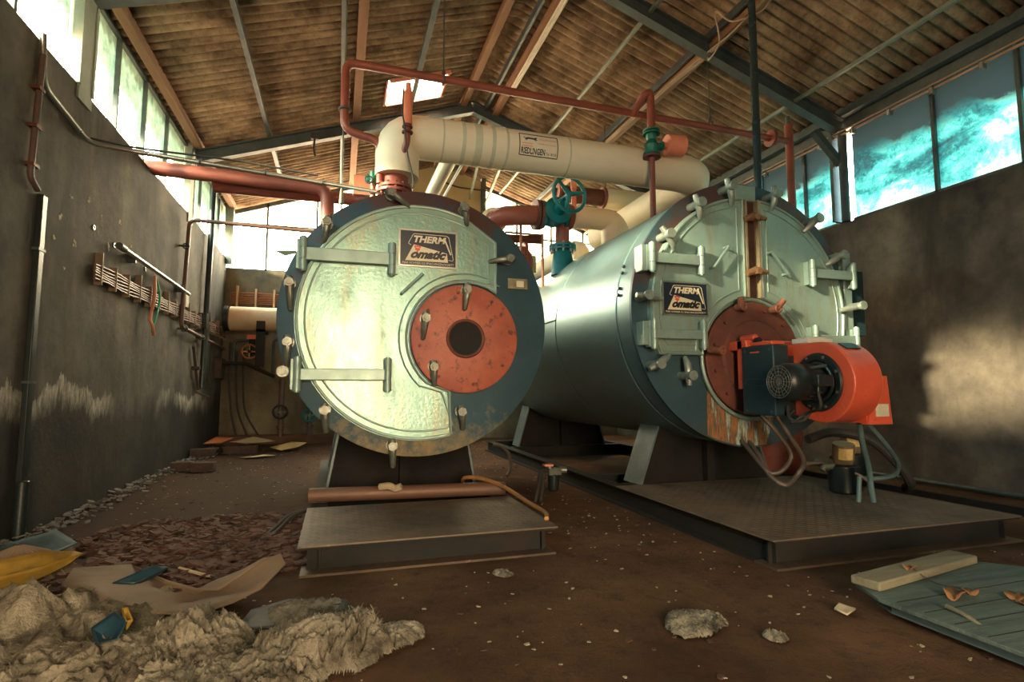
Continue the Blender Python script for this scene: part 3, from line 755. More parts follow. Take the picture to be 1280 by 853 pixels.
def clamp2(parent, cx, cz, tx, tz, m=M_BOLT2, out=.20):
    """long barrel clamp of the right boiler"""
    y = Y2
    a = V((cx, y, cz)); t = V((tx, y, tz)); d = (t - a).normalized()
    mb = MB().cyl(a + V((0, .02, 0)), a + V((0, -out, 0)), .042, 14); mb.cyl(a + V((0, -out, 0)), a + V((0, -out - .03, 0)), .05, 14)
    o = mb.build('clamp', m, parent)
    n = MB().tube([a - d * .10 + V((0, -out * .72, 0)), a + V((0, -out * .75, 0)), a + d * (t - a).length * .6 + V((0, -out * .7, 0)), t + V((0, -.10, 0))], [.026, .04, .036, .022], 10)
    n.build('clamp_arm', m, o)
for a, b, c, d in ((-.72, 1.11, -.67, .96), (-1.10, .745, -.99, .61), (-.317, 1.33, -.26, 1.15), (.273, 1.31, .264, 1.15), (.83, 1.08, .70, .94), (1.16, .69, 1.0, .58), (1.39, .12, 1.17, .065),
                   (-1.37, .10, -1.15, .09), (-1.25, -.58, -1.08, -.48), (-.89, -.69, -.90, -.50), (1.25, -.60, 1.08, -.48)):
    clamp2(b2, DX + a, DZ + b, DX + c, DZ + d)
for a, b, c, d in ((-.235, .04, -.27, .13), (.215, .03, .29, .13), (-.52, -.43, -.67, -.43)):
    q = MB().tube([(DX + a, Y2 - .10, DZ + b), (DX + a, Y2 - .20, DZ + b)], .04, 12); q.tube([(DX + a, Y2 - .17, DZ + b), (DX + c, Y2 - .20, DZ + d)], [.038, .032], 12); q.ring((DX + a, Y2 - .20, DZ + b), (0, 1, 0), .035, .014, 16, 6)
    q.build('clamp', M_RUSTB, b2)
saddle(b2, 3.37, 5.17, 5.78, .2, 1.35, DX, DZ, 1.42, inset=.25, t=.32); saddle(b2, 3.37, 5.17, 10.3, .2, 1.35, DX, DZ, 1.36, inset=.22, t=.32)
MB().box((5.72, 4.93, 1.92), (5.92, 5.15, 2.70)).build('junction_cabinet', M_BOX, b2, bevel=.01)
build_split(MB().box((5.62, 4.97, 2.1), (5.74, 5.05, 2.3)).box((5.62, 4.97, 2.5), (5.74, 5.05, 2.56)), 'cabinet_bracket', M_BEAM, b2)

# ------------------------------------------------------------------ burner on boiler 2
bn = thing('oil_burner', (4.25, 4.3, 1.0), 'orange forced-draught burner with black motor and blue-black control box on the right boiler', 'burner')
SX, SY, SZ = 4.15, 3.95, 1.365
# volute: spiral outline in the YZ plane, duct running back (+Y) to the boiler
def volute(k=1.0, grow=0):
    p = []
    for i in range(41):
        a = 90 - 292 * i / 40     # from the top, forward (-Y) and down, round to the back
        r = (.365 + .0 * i) * k + grow
        p.append((SY - r * cos(R(90 - a)) * 0 + r * cos(R(180 - a)) * 1.0, SZ + r * sin(R(180 - a)))) if False else p.append((SY - r * sin(R(90 - a)), SZ + r * cos(R(90 - a))))
        if -a > 88 and p[-1][0] > SY: break
    return p
vol = volute()
poly = vol + [(SY + .45, SZ - .28), (4.86, SZ - .20), (4.86, SZ + .30), (SY + .45, SZ + .365)]
hs = MB().prism([(a, b) for a, b in poly], (SX, 0, 0), (0, 1, 0), (0, 0, 1), (.32, 0, 0)).build('volute_housing', M_ORANGE, bn, smooth=30, bevel=.012)
MB().box((4.38, 3.63, SZ + .27), (4.46, 3.90, SZ + .37)).build('name_strip', M_BLACK, hs) if False else \
    MB().obox((4.31, SY - .19, SZ + .318), (.16, .10, .01), Matrix.Rotation(R(31), 3, 'X')).build('name_strip', M_BLACK, hs)
rg = MB().lathe((SX, SY, SZ), (-1, 0, 0), [(-.01, .245), (.02, .265), (.035, .25), (.03, .20), (.012, .19), (.012, 0)], 64).build('intake_ring', M_BLACK, bn)
q = MB()
for k in range(8):
    a = R(22 + 45 * k); q.hexnut((SX - .03, SY + .235 * cos(a), SZ + .235 * sin(a)), (SX - .045, SY + .235 * cos(a), SZ + .235 * sin(a)), .014)
build_split(q, 'ring_bolt', M_BOLT, rg)
MB().ring((SX - .02, SY, SZ), (1, 0, 0), .165, .018, 48, 8).build('inner_ring', M_BLACK, rg)
mo = MB().lathe((SX - .02, SY, SZ), (-1, 0, 0), [(0, .12), (.05, .145), (.10, .150), (.20, .155), (.22, .168), (.35, .168), (.40, .155), (.425, .13), (.43, 0)], 40)
for k in range(20):
    a = 2 * pi * k / 20; mo.bar((SX - .10, SY + .155 * cos(a), SZ + .155 * sin(a)), (SX - .21, SY + .155 * cos(a), SZ + .155 * sin(a)), .008, .016)
mo = mo.build('motor', M_BLACK, bn)
q = MB()
for r_ in (.03, .06, .09, .12, .142): q.ring((SX - .452, SY, SZ), (1, 0, 0), r_, .003, 32, 6)
for k in range(8):
    a = pi * k / 8; q.tube([(SX - .452, SY - .14 * cos(a), SZ - .14 * sin(a)), (SX - .452, SY + .14 * cos(a), SZ + .14 * sin(a))], .0025, 6)
q.build('fan_grille', mat('grille_wire', (.17, .18, .17), (.10, .11, .10), .5, .3, 6), mo)
MB().box((SX - .24, SY - .22, SZ - .04), (SX - .08, SY - .12, SZ + .06)).cyl((SX - .17, SY - .145, SZ - .04), (SX - .17, SY - .145, SZ - .09), .02, 12).build('terminal_box', M_BLACK, mo, bevel=.006)
q = MB()
for (dy_, dz_) in ((.14, .10), (-.10, .15)): q.tube([(SX, SY + dy_, SZ + dz_), (SX - .20, SY + dy_ * .8, SZ + dz_ * .8)], .014, 10)
build_split(q, 'tie_rod', M_STEEL, mo)
cb_ = MB().box((3.90, 4.22, 1.05), (4.08, 4.65, 1.725)).build('control_box', M_BOX, bn, bevel=.012)
q = MB().box((3.894, 4.21, 1.395), (3.91, 4.66, 1.40))
for y_ in (4.27, 4.6):
    for z_ in (1.09, 1.36, 1.68): q.cyl((3.90, y_, z_), (3.894, y_, z_), .012, 10)
q.tube([(3.893, 4.36, 1.335), (3.893, 4.47, 1.335), (3.893, 4.455, 1.35)], .003, 6)
build_split(q, 'cover_screw', M_STEEL, cb_)
MB().box((3.893, 4.40, 1.655), (3.9, 4.52, 1.668)).build('red_dash', M_ORANGE, cb_, smooth=0)
MB().box((4.0, 4.23, 1.07), (4.16, 4.62, 1.62)).build('box_mount', M_BLACK, bn)
hf = MB().box((3.92, 4.66, 1.30), (3.99, 4.74, 1.80)).box((3.92, 4.60, 1.70), (4.5, 4.88, 1.80)).cyl((4.0, 4.55, 1.82), (4.0, 4.75, 1.82), .035, 14)
hf.box((3.96, 4.30, 1.73), (4.12, 4.62, 1.77)).build('head_flange', M_ORANGE, bn, bevel=.01)
MB().cyl((4.27, 4.68, 1.6), (4.27, 4.9, 1.6), .22, 32).build('blast_tube', M_BLACK, bn)
MB().cyl((4.00, 4.50, 1.79), (4.00, 4.56, 1.79), .03, 12).build('oil_nipple', M_BLACK, bn)
gp = MB().prism_xz([(4.44, .99), (4.72, .99), (4.68, 1.42), (4.50, 1.42)], 3.72, 3.80)
gp.box((4.44, 3.74, 1.0), (4.66, 4.1, 1.4))
gp = gp.build('side_panel', M_ORANGE, bn, smooth=0, bevel=.004)
MB().box((4.52, 3.712, 1.06), (4.67, 3.722, 1.17)).build('rating_label', M_LABEL, gp, smooth=0)
MB().box((4.20, 4.10, 1.735), (4.50, 4.30, 1.785)).box((4.24, 4.13, 1.785), (4.46, 4.27, 1.80)).build('top_terminal', M_WHITE, bn, bevel=.008)
MB().box((4.50, 4.0, 1.42), (4.78, 4.5, 1.69)).build('gas_valve_block', M_BOX, bn, bevel=.01)
MB().hose([(SX - .17, SY - .145, SZ - .09), (SX - .17, SY - .16, SZ - .22), (4.03, 4.0, 1.08), (3.98, 4.1, 1.0), (4.02, 4.18, 1.06), (4.1, 4.2, 1.1)], .014).build('motor_cable', M_RUBBER, bn)
MB().hose([(4.08, 3.95, 1.14), (4.02, 4.02, 1.02), (3.97, 4.12, 1.03), (4.02, 4.2, 1.14)], .012).build('ignition_cable', M_RUBBER, bn)
# hoses hanging from the burner
def hose(name, pts, r, m, label, cat='hose', group=None):
    return tag(MB().hose(pts, r).build(name, m), label, cat, group)
hose('fuel_hose', [(4.03, 4.35, 1.05), (4.15, 4.32, .85), (4.33, 4.35, .62), (4.30, 4.4, .47), (4.15, 4.4, .38), (4.06, 4.5, .46), (4.08, 4.65, .62), (4.20, 4.93, .74)], .024, M_HOSE, 'longer braided hose looping under the burner box, hanging lowest')
hose('fuel_hose', [(3.98, 4.5, 1.05), (4.12, 4.45, .88), (4.28, 4.45, .66), (4.18, 4.45, .52), (4.08, 4.5, .48), (4.04, 4.6, .56), (4.10, 4.93, .76)], .022, M_HOSE, 'shorter inner braided hose of the pair under the burner box')
hose('fuel_hose', [(4.60, 3.95, .99), (4.68, 4.0, .80), (4.86, 4.1, .55), (4.90, 4.12, .36), (4.92, 4.12, .225)], .026, M_HOSET, 'teal-grey hose dropping from the orange side panel to the tread plate')
hose('fuel_hose', [(4.62, 3.92, 1.0), (4.72, 3.92, .93), (5.02, 4.0, .72), (5.30, 4.15, .55), (5.33, 4.25, .43), (5.18, 4.45, .39), (4.97, 4.7, .47), (5.05, 4.9, .52)], .022, M_HOSET, 'teal-grey hose arching right from the side panel back to the filters')
tag(MB().cyl((4.80, 4.18, .22), (4.83, 4.18, .46), .022, 12).build('pipe_stub', M_HOSET), 'short grey pipe stub standing on the tread plate beside the teal hose', 'pipe')

# oil filters standing on the back of the platform
def oil_filter(x, y, z, tilt, label):
    t = thing('oil_filter', (x, y, z), label, 'filter', 'oil filters behind the right platform')
    q = MB().lathe((x, y, z), (0, 0, 1), [(0, .12), (.02, .145), (.22, .15), (.26, .16), (.28, .16), (.30, .13)], 32); q.build('bowl', M_BLACK, t)
    d = V(tilt).normalized(); b = V((x, y, z + .30))
    c = MB().cyl(b, b + d * .05, .09, 24).cyl(b + d * .05, b + d * .22, .105, 32).build('cap', mat('brassy_cap', (.30, .22, .12), (.20, .15, .09), .45, .3, 6), t)
    u = V((-.55, -.83, 0)); u = (u - d * u.dot(d)).normalized(); w = d.cross(u)
    o = b + d * .135
    vs = []
    for k in range(7):
        a = R(-38 + 76 * k / 6)
        for h in (-.06, .06): vs.append(o + d * h + (u * cos(a) + w * sin(a)) * .1075)
    MB().add(vs, [(2 * k, 2 * k + 1, 2 * k + 3, 2 * k + 2) for k in range(6)]).build('filter_label', mat('bright_paper_label', (.85, .62, .25), (.70, .48, .18), .5, 0, 22), c, smooth=0)
    MB().tube([(x - .12, y, z + .28), (x - .24, y + .02, z + .28), (x - .27, y + .02, z + .24)], .035, 12).build('port', M_BOLT, t)
    return t
oil_filter(5.12, 4.62, .215, (-.12, -.2, 1), 'oil filter nearer the burner hoses, its cap tilted, with a yellow label')
oil_filter(5.62, 4.95, .28, (.03, 0, 1), 'oil filter half hidden behind the teal hose, with a yellow label')
hose('cable_bundle', [(4.95, 4.9, .75), (5.3, 4.9, .82), (5.6, 4.7, .75), (5.75, 4.5, .5), (5.9, 4.5, .3), (6.1, 4.7, .2)], .05, M_RUBBER, 'thick black cable bundle slumped over the filters by the wall', 'cable')
hose('grey_cable', [(4.7, 4.75, .5), (4.9, 4.7, .52), (5.1, 4.5, .45), (5.2, 4.4, .35), (5.25, 4.5, .25)], .018, M_HOSE, 'thin grey cable curling in front of the oil filters', 'cable')
# red tank behind boiler 2
rt = thing('expansion_tank', (6.0, 6.6, 0), 'round red tank standing behind the lower right of the right boiler', 'tank')
MB().lathe((6.0, 6.6, .05), (0, 0, 1), [(0, .30), (.05, .38), (.14, .40), (.30, .40), (.31, .408), (.33, .408), (.34, .40), (1.1, .40), (1.25, .33), (1.32, .15), (1.33, 0)], 48).build('vessel', mat('dull_red_paint', (.34, .07, .045), (.24, .05, .035), .5, 0, 3), rt)
MB().ring((6.0, 6.6, .03), (0, 0, 1), .30, .03, 32, 8).build('foot_ring', M_BLACK, rt)

# ------------------------------------------------------------------ platforms
def ibeam(mb, p, q, h=.20, w=.15):
    p = V(p); q = V(q)
    mb.bar(p + V((0, 0, h / 2)), q + V((0, 0, h / 2)), .014, h)
    for z in (.008, h - .008): mb.bar(p + V((0, 0, z)), q + V((0, 0, z)), w, .014)
def platform(x0, x1, yf, yp, yb, crosses, label, h=.2, grid=True):
    t = thing('steel_platform', ((x0 + x1) / 2, yf, 0), label, 'platform')
    for x in (x0 + .06, x1 - .06):
        b = MB(); ibeam(b, (x, yf + .06, 0), (x, yb, 0), h); b.build('side_girder', M_BEAM, t, smooth=0)
    b = MB(); b.box((x0 + .02, yf + .10, 0), (x1 - .02, yf + .115, h)); b.box((x0 - .02, yf - .01, h - .016), (x1 + .02, yf + .2, h - .002)); b.box((x0 + .10, yf + .02, 0), (x0 + .115, yf + .1, h)) if x0 < 0 else None
    g_ = b.build('front_girder', M_BEAM, t, smooth=0)
    MB().box((x0 - .02, yf - .03, .001), (x1 + .02, yf + .2, .018)).build('bottom_flange', mat('rusty_flange', (.14, .085, .05), (.06, .045, .035), .6, .2, 2, .3, .006, (.32, .24, .12), -.02), g_, smooth=0)
    for y in crosses:
        b = MB(); ibeam(b, (x0 + .06, y, 0), (x1 - .06, y, 0), h); b.build('cross_girder', M_BEAM, t, smooth=0)
    pl = MB().box((x0 - .04, yf - .02, h), (x1 + .04, yp, h + .012)).build('tread_plate', M_PLATE, t, smooth=0)
    k = MB(); n = int((x1 - x0) / .055); m = int((yp - yf) / .055)
    for i in range(n):
        for j in range(m):
            x = x0 + .03 + i * .055; y = yf + .03 + j * .055; s_ = 1 if (i + j) % 2 else -1
            dx, dy_ = .016 * s_, .016; px, py = -.004 * s_, .004
            k.add([(x - dx - py, y - dy_ + px, h + .0125), (x - dx + py, y - dy_ - px, h + .0125), (x + dx + py, y + dy_ - px, h + .0125), (x + dx - py, y + dy_ + px, h + .0125),
                   (x - dx, y - dy_, h + .0138), (x + dx, y + dy_, h + .0138)], [(0, 1, 4), (1, 2, 5, 4), (2, 3, 5), (3, 0, 4, 5)])
    tag(k.build('tread_pattern', M_PLATE, pl, smooth=0), kind='stuff')
    return t
platform(-.20, 1.66, 4.22, 5.52, 9.3, [6.2, 8.8], 'smaller black girder platform with tread plate under the left boiler')
platform(3.05, 5.60, 3.35, 5.70, 11.6, [5.86, 6.6, 10.2, 11.5], 'larger black girder platform with tread plate under the right boiler', .205)
# rail along the right wall foot
r_ = MB(); ibeam(r_, (6.75, 2.5, 0), (6.75, 10.5, 0), .09, .08); tag(r_.build('floor_rail', M_BEAM, smooth=0), 'low dark steel rail lying along the foot of the right wall', 'rail')
tag(MB().cyl((7.68, 1.0, .05), (7.68, 10.0, .05), .03, 12).build('floor_pipe', M_STEEL), 'thin blue-grey pipe in the corner of floor and right wall', 'pipe')
# rolled pipe lying on platform 1
t = thing('loose_pipe', (.72, 5.68, .2), 'rusty brown pipe lying across the left platform in front of the saddle', 'pipe')
MB().cyl((-.24, 5.80, .275), (1.68, 5.62, .275), .068, 28).build('tube', mat('rusty_tube', (.20, .10, .06), (.13, .07, .05), .55, .2, 3, .2, .006, (.42, .20, .07), -.03, (.5, 1, 1)), t)
tag(MB().hose([(.42, 5.66, .345), (.50, 5.60, .36), (.56, 5.62, .33), (.62, 5.60, .35)], .035, 8).build('oily_rag', M_PAPER), 'small oily rag draped on the rusty brown pipe', 'rag')
hose('copper_hose', [(1.35, 6.1, .22), (1.30, 5.85, .36), (1.45, 5.72, .37), (1.62, 5.45, .32), (1.72, 5.0, .25), (1.74, 4.6, .235), (1.69, 4.42, .225)], .020, M_HOSEO, 'orange copper-coloured hose arching over the right end of the left platform')
hose('grey_hose', [(2.30, 8.3, .45), (2.42, 8.2, .42), (2.50, 8.1, .30), (2.48, 8.0, .12), (2.40, 7.9, .03)], .025, M_HOSE, 'grey hose hanging down between the two boilers')
for i, (dx, dz) in enumerate(((0, 0), (.05, .01))):
    hose('power_cable', [(-.28 + dx, 5.72, .16), (-.42 + dx, 5.6, .12 + dz), (-.52 + dx, 5.4, .06), (-.62 + dx, 5.15, .03), (-.68 + dx, 5.05, .022)], .018, M_RUBBER,
         ('left one of two black cables trailing off the left platform onto the floor', 'right one of two black cables trailing off the left platform onto the floor')[i], 'cable', 'black cables at the left platform')
# hanging fuel filter
t = thing('fuel_filter', (2.50, 6.3, .06), 'small fuel filter with black bowl and red cap between the boilers', 'filter')
MB().lathe((2.50, 6.3, .08), (0, 0, 1), [(0, .02), (.02, .06), (.06, .068), (.20, .068), (.21, .055)], 24).build('bowl', M_BLACK, t)
MB().box((2.42, 6.24, .28), (2.58, 6.36, .36)).cyl((2.56, 6.3, .33), (2.66, 6.28, .33), .04, 14).cyl((2.45, 6.3, .36), (2.45, 6.3, .39), .04, 14).build('filter_head', M_BOLT, t)
MB().box((2.37, 6.25, .385), (2.48, 6.33, .41)).build('red_cap', M_CORAL, t)
MB().hose([(2.44, 6.3, .33), (2.30, 6.2, .33), (2.20, 6.0, .22), (2.12, 5.9, .05)], .02).build('lead_hose', M_RUBBER, t)
MB().hose([(2.44, 6.3, .30), (2.34, 6.25, .27), (2.28, 6.1, .16), (2.22, 6.0, .03)], .02).build('lead_hose', M_RUBBER, t)

# ------------------------------------------------------------------ overhead pipework
ZA = 4.57
t = thing('lagged_main_pipe', (.65, 7.0, 3.82), 'thick cream lagged pipe running across above both boilers with a printed label', 'pipe')
MB().pipe([(.65, 7.0, 4.0), (.65, 7.0, ZA), (5.30, 7.0, ZA), (5.30, 10.6, ZA - .02)], .275, .55, 40).build('lagging', M_CREAM, t)
q = MB()
for x, w in ((1.45, .05), (1.62, .10), (1.85, .05), (2.05, .03), (2.95, .02), (1.20, .02)): q.cyl((x, 7.0, ZA), (x + w, 7.0, ZA), .2785, 40)
build_split(q, 'lagging_band', M_CREAMD, t)
MB().lathe((.63, 7.0, 3.84), (0, 0, 1), [(0, .215), (.03, .22), (.035, .17), (.06, .165), (.28, .165), (.30, .19), (.34, .19)], 36).build('flange_spool', M_OXIDE, t)
MB().lathe((.61, 7.0, 3.78), (0, 0, 1), [(0, .16), (0, .215), (.035, .215), (.035, .16)], 36).build('lower_flange', M_OXIDE, t)
q = MB()
for k in range(12):
    a = 2 * pi * k / 12; x, y = .62 + .19 * cos(a), 7.0 + .19 * sin(a); q.hexnut((x, y, 3.745), (x, y, 3.90), .018)
build_split(q, 'flange_bolt', M_RUST, t)
# printed label curved on the pipe
lab = MB(); nA = 10; x0_, x1_ = 2.22, 2.76
vs = []
for k in range(nA + 1):
    a = R(150 + 62 * k / nA) + 0   # around the axis, facing the camera and slightly up
    for x in (x0_, x1_): vs.append((x, 7.0 + .279 * cos(a), ZA + .279 * sin(a)))
lab.add(vs, [(2 * k, 2 * k + 1, 2 * k + 3, 2 * k + 2) for k in range(nA)])
lb = lab.build('pipe_label', mat('label_white', (.84, .76, .60), (.78, .68, .50), .5, 0, 6, .02), t)
def curved(body, x0, width, adeg, size, m, bold=.0):
    cu = bpy.data.curves.new('lettering', 'FONT'); cu.body = body; cu.size = size; cu.offset = bold; cu.resolution_u = 2
    to = bpy.data.objects.new('lettering_source', cu); COL.objects.link(to)
    me = bpy.data.meshes.new_from_object(to.evaluated_get(bpy.context.evaluated_depsgraph_get())); COL.objects.unlink(to); bpy.data.objects.remove(to)
    w = max(v.co.x for v in me.vertices); k = width / w; loc = V(t.location)
    for v in me.vertices:
        a = R(adeg) - v.co.y / .28
        v.co = V((x0 + v.co.x * k, 7.0 + .2815 * cos(a), ZA + .2815 * sin(a))) - loc
    me.materials.clear(); me.materials.append(m)
    o = bpy.data.objects.new('lettering', me); COL.objects.link(o); o.parent = lb
curved('RIEDLINGEN', x0_ + .02, .34, 207, .11, M_BLACK, .003)
curved('Tel. 8018', x0_ + .37, .15, 206, .05, M_BLACK)
curved('ISOLIERUNGEN', x0_ + .28, .24, 166, .03, M_SIGNR); curved('W\u00c4RME K\u00c4LTE SCHALL', x0_ + .26, .26, 180, .03, M_SIGNR)
q = MB()   # frame line round the label
for x in (x0_, x1_): q.tube([(x, 7.0 + .28 * cos(R(150 + 62 * k / 8)), ZA + .28 * sin(R(150 + 62 * k / 8))) for k in range(9)], .006, 6)
for a in (150, 212): q.tube([(x0_, 7.0 + .28 * cos(R(a)), ZA + .28 * sin(R(a))), (x1_, 7.0 + .28 * cos(R(a)), ZA + .28 * sin(R(a)))], .006, 6)
q.build('label_frame', M_BLACK, lb)
def on_pipe(x, adeg, r=.282): return (x, 7.0 + r * cos(R(adeg)), ZA + r * sin(R(adeg)))
q = MB()   # leaping animal mark
for pts in ([(.09, 166), (.12, 164), (.20, 165), (.235, 162)], [(.12, 165), (.07, 169)], [(.12, 165), (.085, 172)], [(.20, 165), (.245, 168)], [(.20, 166), (.23, 171)], [(.09, 166), (.055, 162)]):
    q.tube([on_pipe(x0_ + a, b) for a, b in pts], [.010 if len(pts) > 2 else .004] * len(pts), 6)
q.build('animal_mark', M_BLACK, lb)
q = MB()
for b in (178, 185): q.add([on_pipe(x0_ + .03, b), on_pipe(x0_ + .19, b), on_pipe(x0_ + .17, b + 4), on_pipe(x0_ + .02, b + 4)], [(0, 1, 2, 3)])
q.build('red_slogan_bar', mat('faded_red_print', (.85, .45, .33), (.8, .40, .3), .5, 0, 5), lb, smooth=0)

t = thing('sloping_branch_pipe', (1.42, 7.2, ZA), 'cream lagged branch pipe leaving the main pipe towards the back wall', 'pipe')
MB().cyl((1.42, 7.25, ZA - .03), (1.36, 14.5, ZA - .05), .11, 28).build('lagging', M_CREAM, t)
MB().cyl((1.56, 7.3, ZA - .16), (1.50, 14.5, ZA - .2), .02, 10).build('tracer_pipe', M_WHITE, t)

# red oxide pipe B above everything
t = thing('red_overhead_pipe', (0, 6.9, 4.4), 'long thin red-oxide pipe high across the room above the cream pipe', 'pipe')
MB().pipe([(.44, 6.95, 3.88), (.44, 6.95, 4.43), (-.01, 6.9, 4.50), (-.01, 6.9, 5.38), (6.86, 6.9, 5.30)], .052, .14, 18).build('run', M_OXIDE, t)
MB().tube([(6.87, 6.9, 5.58), (6.88, 6.9, 3.5)], .062, 16).build('riser', M_OXIDE, t)
MB().cyl((6.86, 6.9, 5.58), (6.86, 6.9, 5.72), .03, 12).build('riser_cap', M_STEEL, t)
MB().disc_hole((6.48, 6.9, 5.30), (1, 0, 0), .05, .13, .02, 28).disc_hole((6.52, 6.9, 5.30), (1, 0, 0), .05, .13, .02, 28).build('flange', M_OXIDE, t)
MB().ring((-.01, 6.9, 4.76), (0, 0, 1), .066, .014, 24, 8).build('pipe_clip', M_STEEL, t)
for x, z in ((1.22, 7.0), (5.36, 6.4)):
    q = MB()
    q.cyl((x, 6.9, 5.42), (x, 6.9, z), .008, 8); q.ring((x, 6.9, 5.35), (1, 0, 0), .062, .012, 20, 6); q.hexnut((x, 6.9, 5.40), (x, 6.9, 5.48), .022)
    q.build('hanger', M_STEEL, t)
# drop with the green valve
t = thing('valve_drop_pipe', (4.12, 6.9, 3.5), 'vertical red pipe with green flanged valve dropping onto the right boiler', 'pipe')
MB().pipe([(4.02, 6.9, 5.32), (4.05, 6.62, 5.48), (4.15, 6.62, 5.53), (4.15, 6.62, 4.98)], .055, .06, 16).build('upper_pipe', M_CORAL if False else M_OXIDE, t)
gv = MB().disc_hole((4.15, 6.62, 4.94), (0, 0, 1), .02, .12, .025, 28).disc_hole((4.15, 6.62, 4.90), (0, 0, 1), .02, .12, .025, 28)
gv.disc_hole((4.15, 6.62, 4.60), (0, 0, 1), .02, .12, .025, 28)
gv.lathe((4.15, 6.62, 4.62), (0, 0, 1), [(0, .06), (.05, .085), (.12, .10), (.16, .08), (.20, .06), (.24, .075), (.28, .075)], 28)
gv.cyl((4.15, 6.62, 4.73), (4.33, 6.60, 4.75), .05, 18); gv.disc_hole((4.28, 6.6, 4.74), (1, 0, 0), .02, .075, .02, 20)
gv.build('valve_body', M_GREENV, t)
MB().disc_hole((4.15, 6.62, 4.56), (0, 0, 1), .04, .125, .03, 28).build('lower_flange', M_RUST, t)
MB().cyl((4.15, 6.62, 4.58), (4.15, 6.62, 3.50), .042, 16).build('lower_pipe', M_OXIDE, t)
dm = MB().lathe((4.36, 6.58, 4.76), (1, -.1, .02), [(0, .13), (0, .145), (.26, .145), (.27, .13), (.27, 0), (.26, 0), (.255, .135), (.01, .135)], 36)
dm = dm.build('actuator_drum', M_CORAL, t)
MB().cyl((4.32, 6.58, 4.755), (4.42, 6.58, 4.76), .035, 14).bar((4.39, 6.57, 4.68), (4.39, 6.57, 4.88), .02, .03).cyl((4.37, 6.58, 4.82), (4.40, 6.58, 4.82), .03, 12).build('spindle', M_CORAL, dm)

t = thing('black_vent_pipe', (5.05, 5.6, 3.4), 'tall black vertical pipe from the right boiler top up to the roof', 'pipe')
MB().cyl((5.05, 5.6, 3.25), (5.06, 5.6, 6.45), .048, 20).build('tube', mat('blue_black_pipe', (.05, .085, .095), (.03, .05, .055), .25, .4, 3), t)
MB().bar((5.06, 5.6, 6.45), (5.28, 5.6, 6.52), .06, .06).build('roof_clip', M_STEEL, t)

# safety tube and small fittings near boiler 1 outlet
t = thing('safety_valve_tube', (.74, 6.75, 3.9), 'coral red cylinder on a thin bent red pipe beside the left outlet', 'valve')
MB().cyl((.74, 6.70, 4.58), (.745, 6.70, 5.0), .056, 22).cyl((.745, 6.70, 5.0), (.745, 6.70, 5.12), .035, 16).build('cylinder', M_CORAL, t)
MB().pipe([(.66, 6.86, 4.08), (.69, 6.78, 4.22), (.74, 6.70, 4.36), (.74, 6.70, 4.60)], .04, .05, 14).build('bent_pipe', M_OXIDE, t)
MB().ring((.74, 6.70, 4.48), (0, 0, 1), .052, .018, 20, 8).ring((.74, 6.70, 4.55), (0, 0, 1), .05, .016, 20, 8).build('union_nut', M_RUST, t)
MB().hose([(.68, 6.62, 5.02), (.67, 6.62, 4.7), (.70, 6.62, 4.5), (.73, 6.6, 4.2), (.80, 6.6, 3.9), (.81, 6.6, 3.75)], .010).build('sensor_wire', M_RUBBER, t)
t = thing('small_shutoff_valve', (.36, 7.05, 3.75), 'small green valve with orange box behind the left boiler top', 'valve')
MB().box((.12, 7.25, 3.82), (.34, 7.35, 4.08)).build('orange_box', mat('dull_orange', (.55, .19, .11), (.44, .15, .09), .5, 0, 4), t, bevel=.006)
MB().cyl((.36, 7.05, 3.9), (.36, 7.05, 4.06), .05, 16).cyl((.28, 7.05, 3.95), (.44, 7.05, 3.95), .04, 16).box((.40, 7.0, 3.98), (.48, 7.1, 4.08)).build('valve_body', M_GREENV, t)
MB().ring((.30, 6.97, 3.93), (0, 1, 0), .045, .012, 20, 6).build('handwheel', M_STEEL, t)
MB().cyl((.36, 7.05, 3.1), (.36, 7.05, 3.9), .04, 14).build('pipe', M_COPPER, t)

# valve group between the boilers
t = thing('steam_valve_line', (3.35, 8.0, 3.2), 'red pipe elbow with large teal gate valve and handwheel between the boilers', 'valve')
MB().pipe([(2.30, 9.2, 3.98), (2.30, 8.02, 3.98), (2.92, 8.0, 4.03)], .155, .34, 30).build('elbow', M_OXIDE, t)
MB().lathe((2.3, 8.25, 3.98), (0, 1, 0), [(0, .155), (.02, .21), (1.2, .21)], 30).build('lagging', M_CREAM, t)
MB().disc_hole((2.88, 8.0, 4.04), (1, 0, .02), .1, .235, .04, 36).disc_hole((2.94, 8.0, 4.04), (1, 0, .02), .1, .235, .04, 36).build('flange', M_RUST, t)
vb = MB().lathe((2.99, 8.0, 4.05), (1, 0, .02), [(0, .22), (.04, .22), (.06, .16), (.2, .19), (.34, .16), (.36, .22), (.40, .22)], 30)
vb.lathe((3.2, 8.0, 4.05), (0, -1, .15), [(0, .19), (.16, .19), (.17, .22), (.22, .22), (.24, .10), (.42, .06)], 26)
vb = vb.build('valve_body', M_TEAL, t)
wc = V((3.24, 7.45, 4.22)); wa = V((.12, -1, .05)).normalized()
q = MB().ring(wc, wa, .27, .028, 48, 10)
u_ = wa.orthogonal().normalized(); w_ = wa.cross(u_)
for k in range(3):
    a = 2 * pi * k / 3 + .5; q.tube([wc, wc + (u_ * cos(a) + w_ * sin(a)) * .26], [.04, .022], 10)
q.cyl(wc + wa * .05, wc - wa * .35, .035, 14)
q.build('handwheel', M_TEAL, t)
MB().cyl((3.42, 8.0, 4.05), (3.50, 8.0, 4.05), .20, 26).pipe([(3.46, 8.0, 4.05), (3.36, 8.02, 3.9), (3.36, 8.02, 3.50)], .115, .1, 22).build('drop_pipe', M_OXIDE, t)
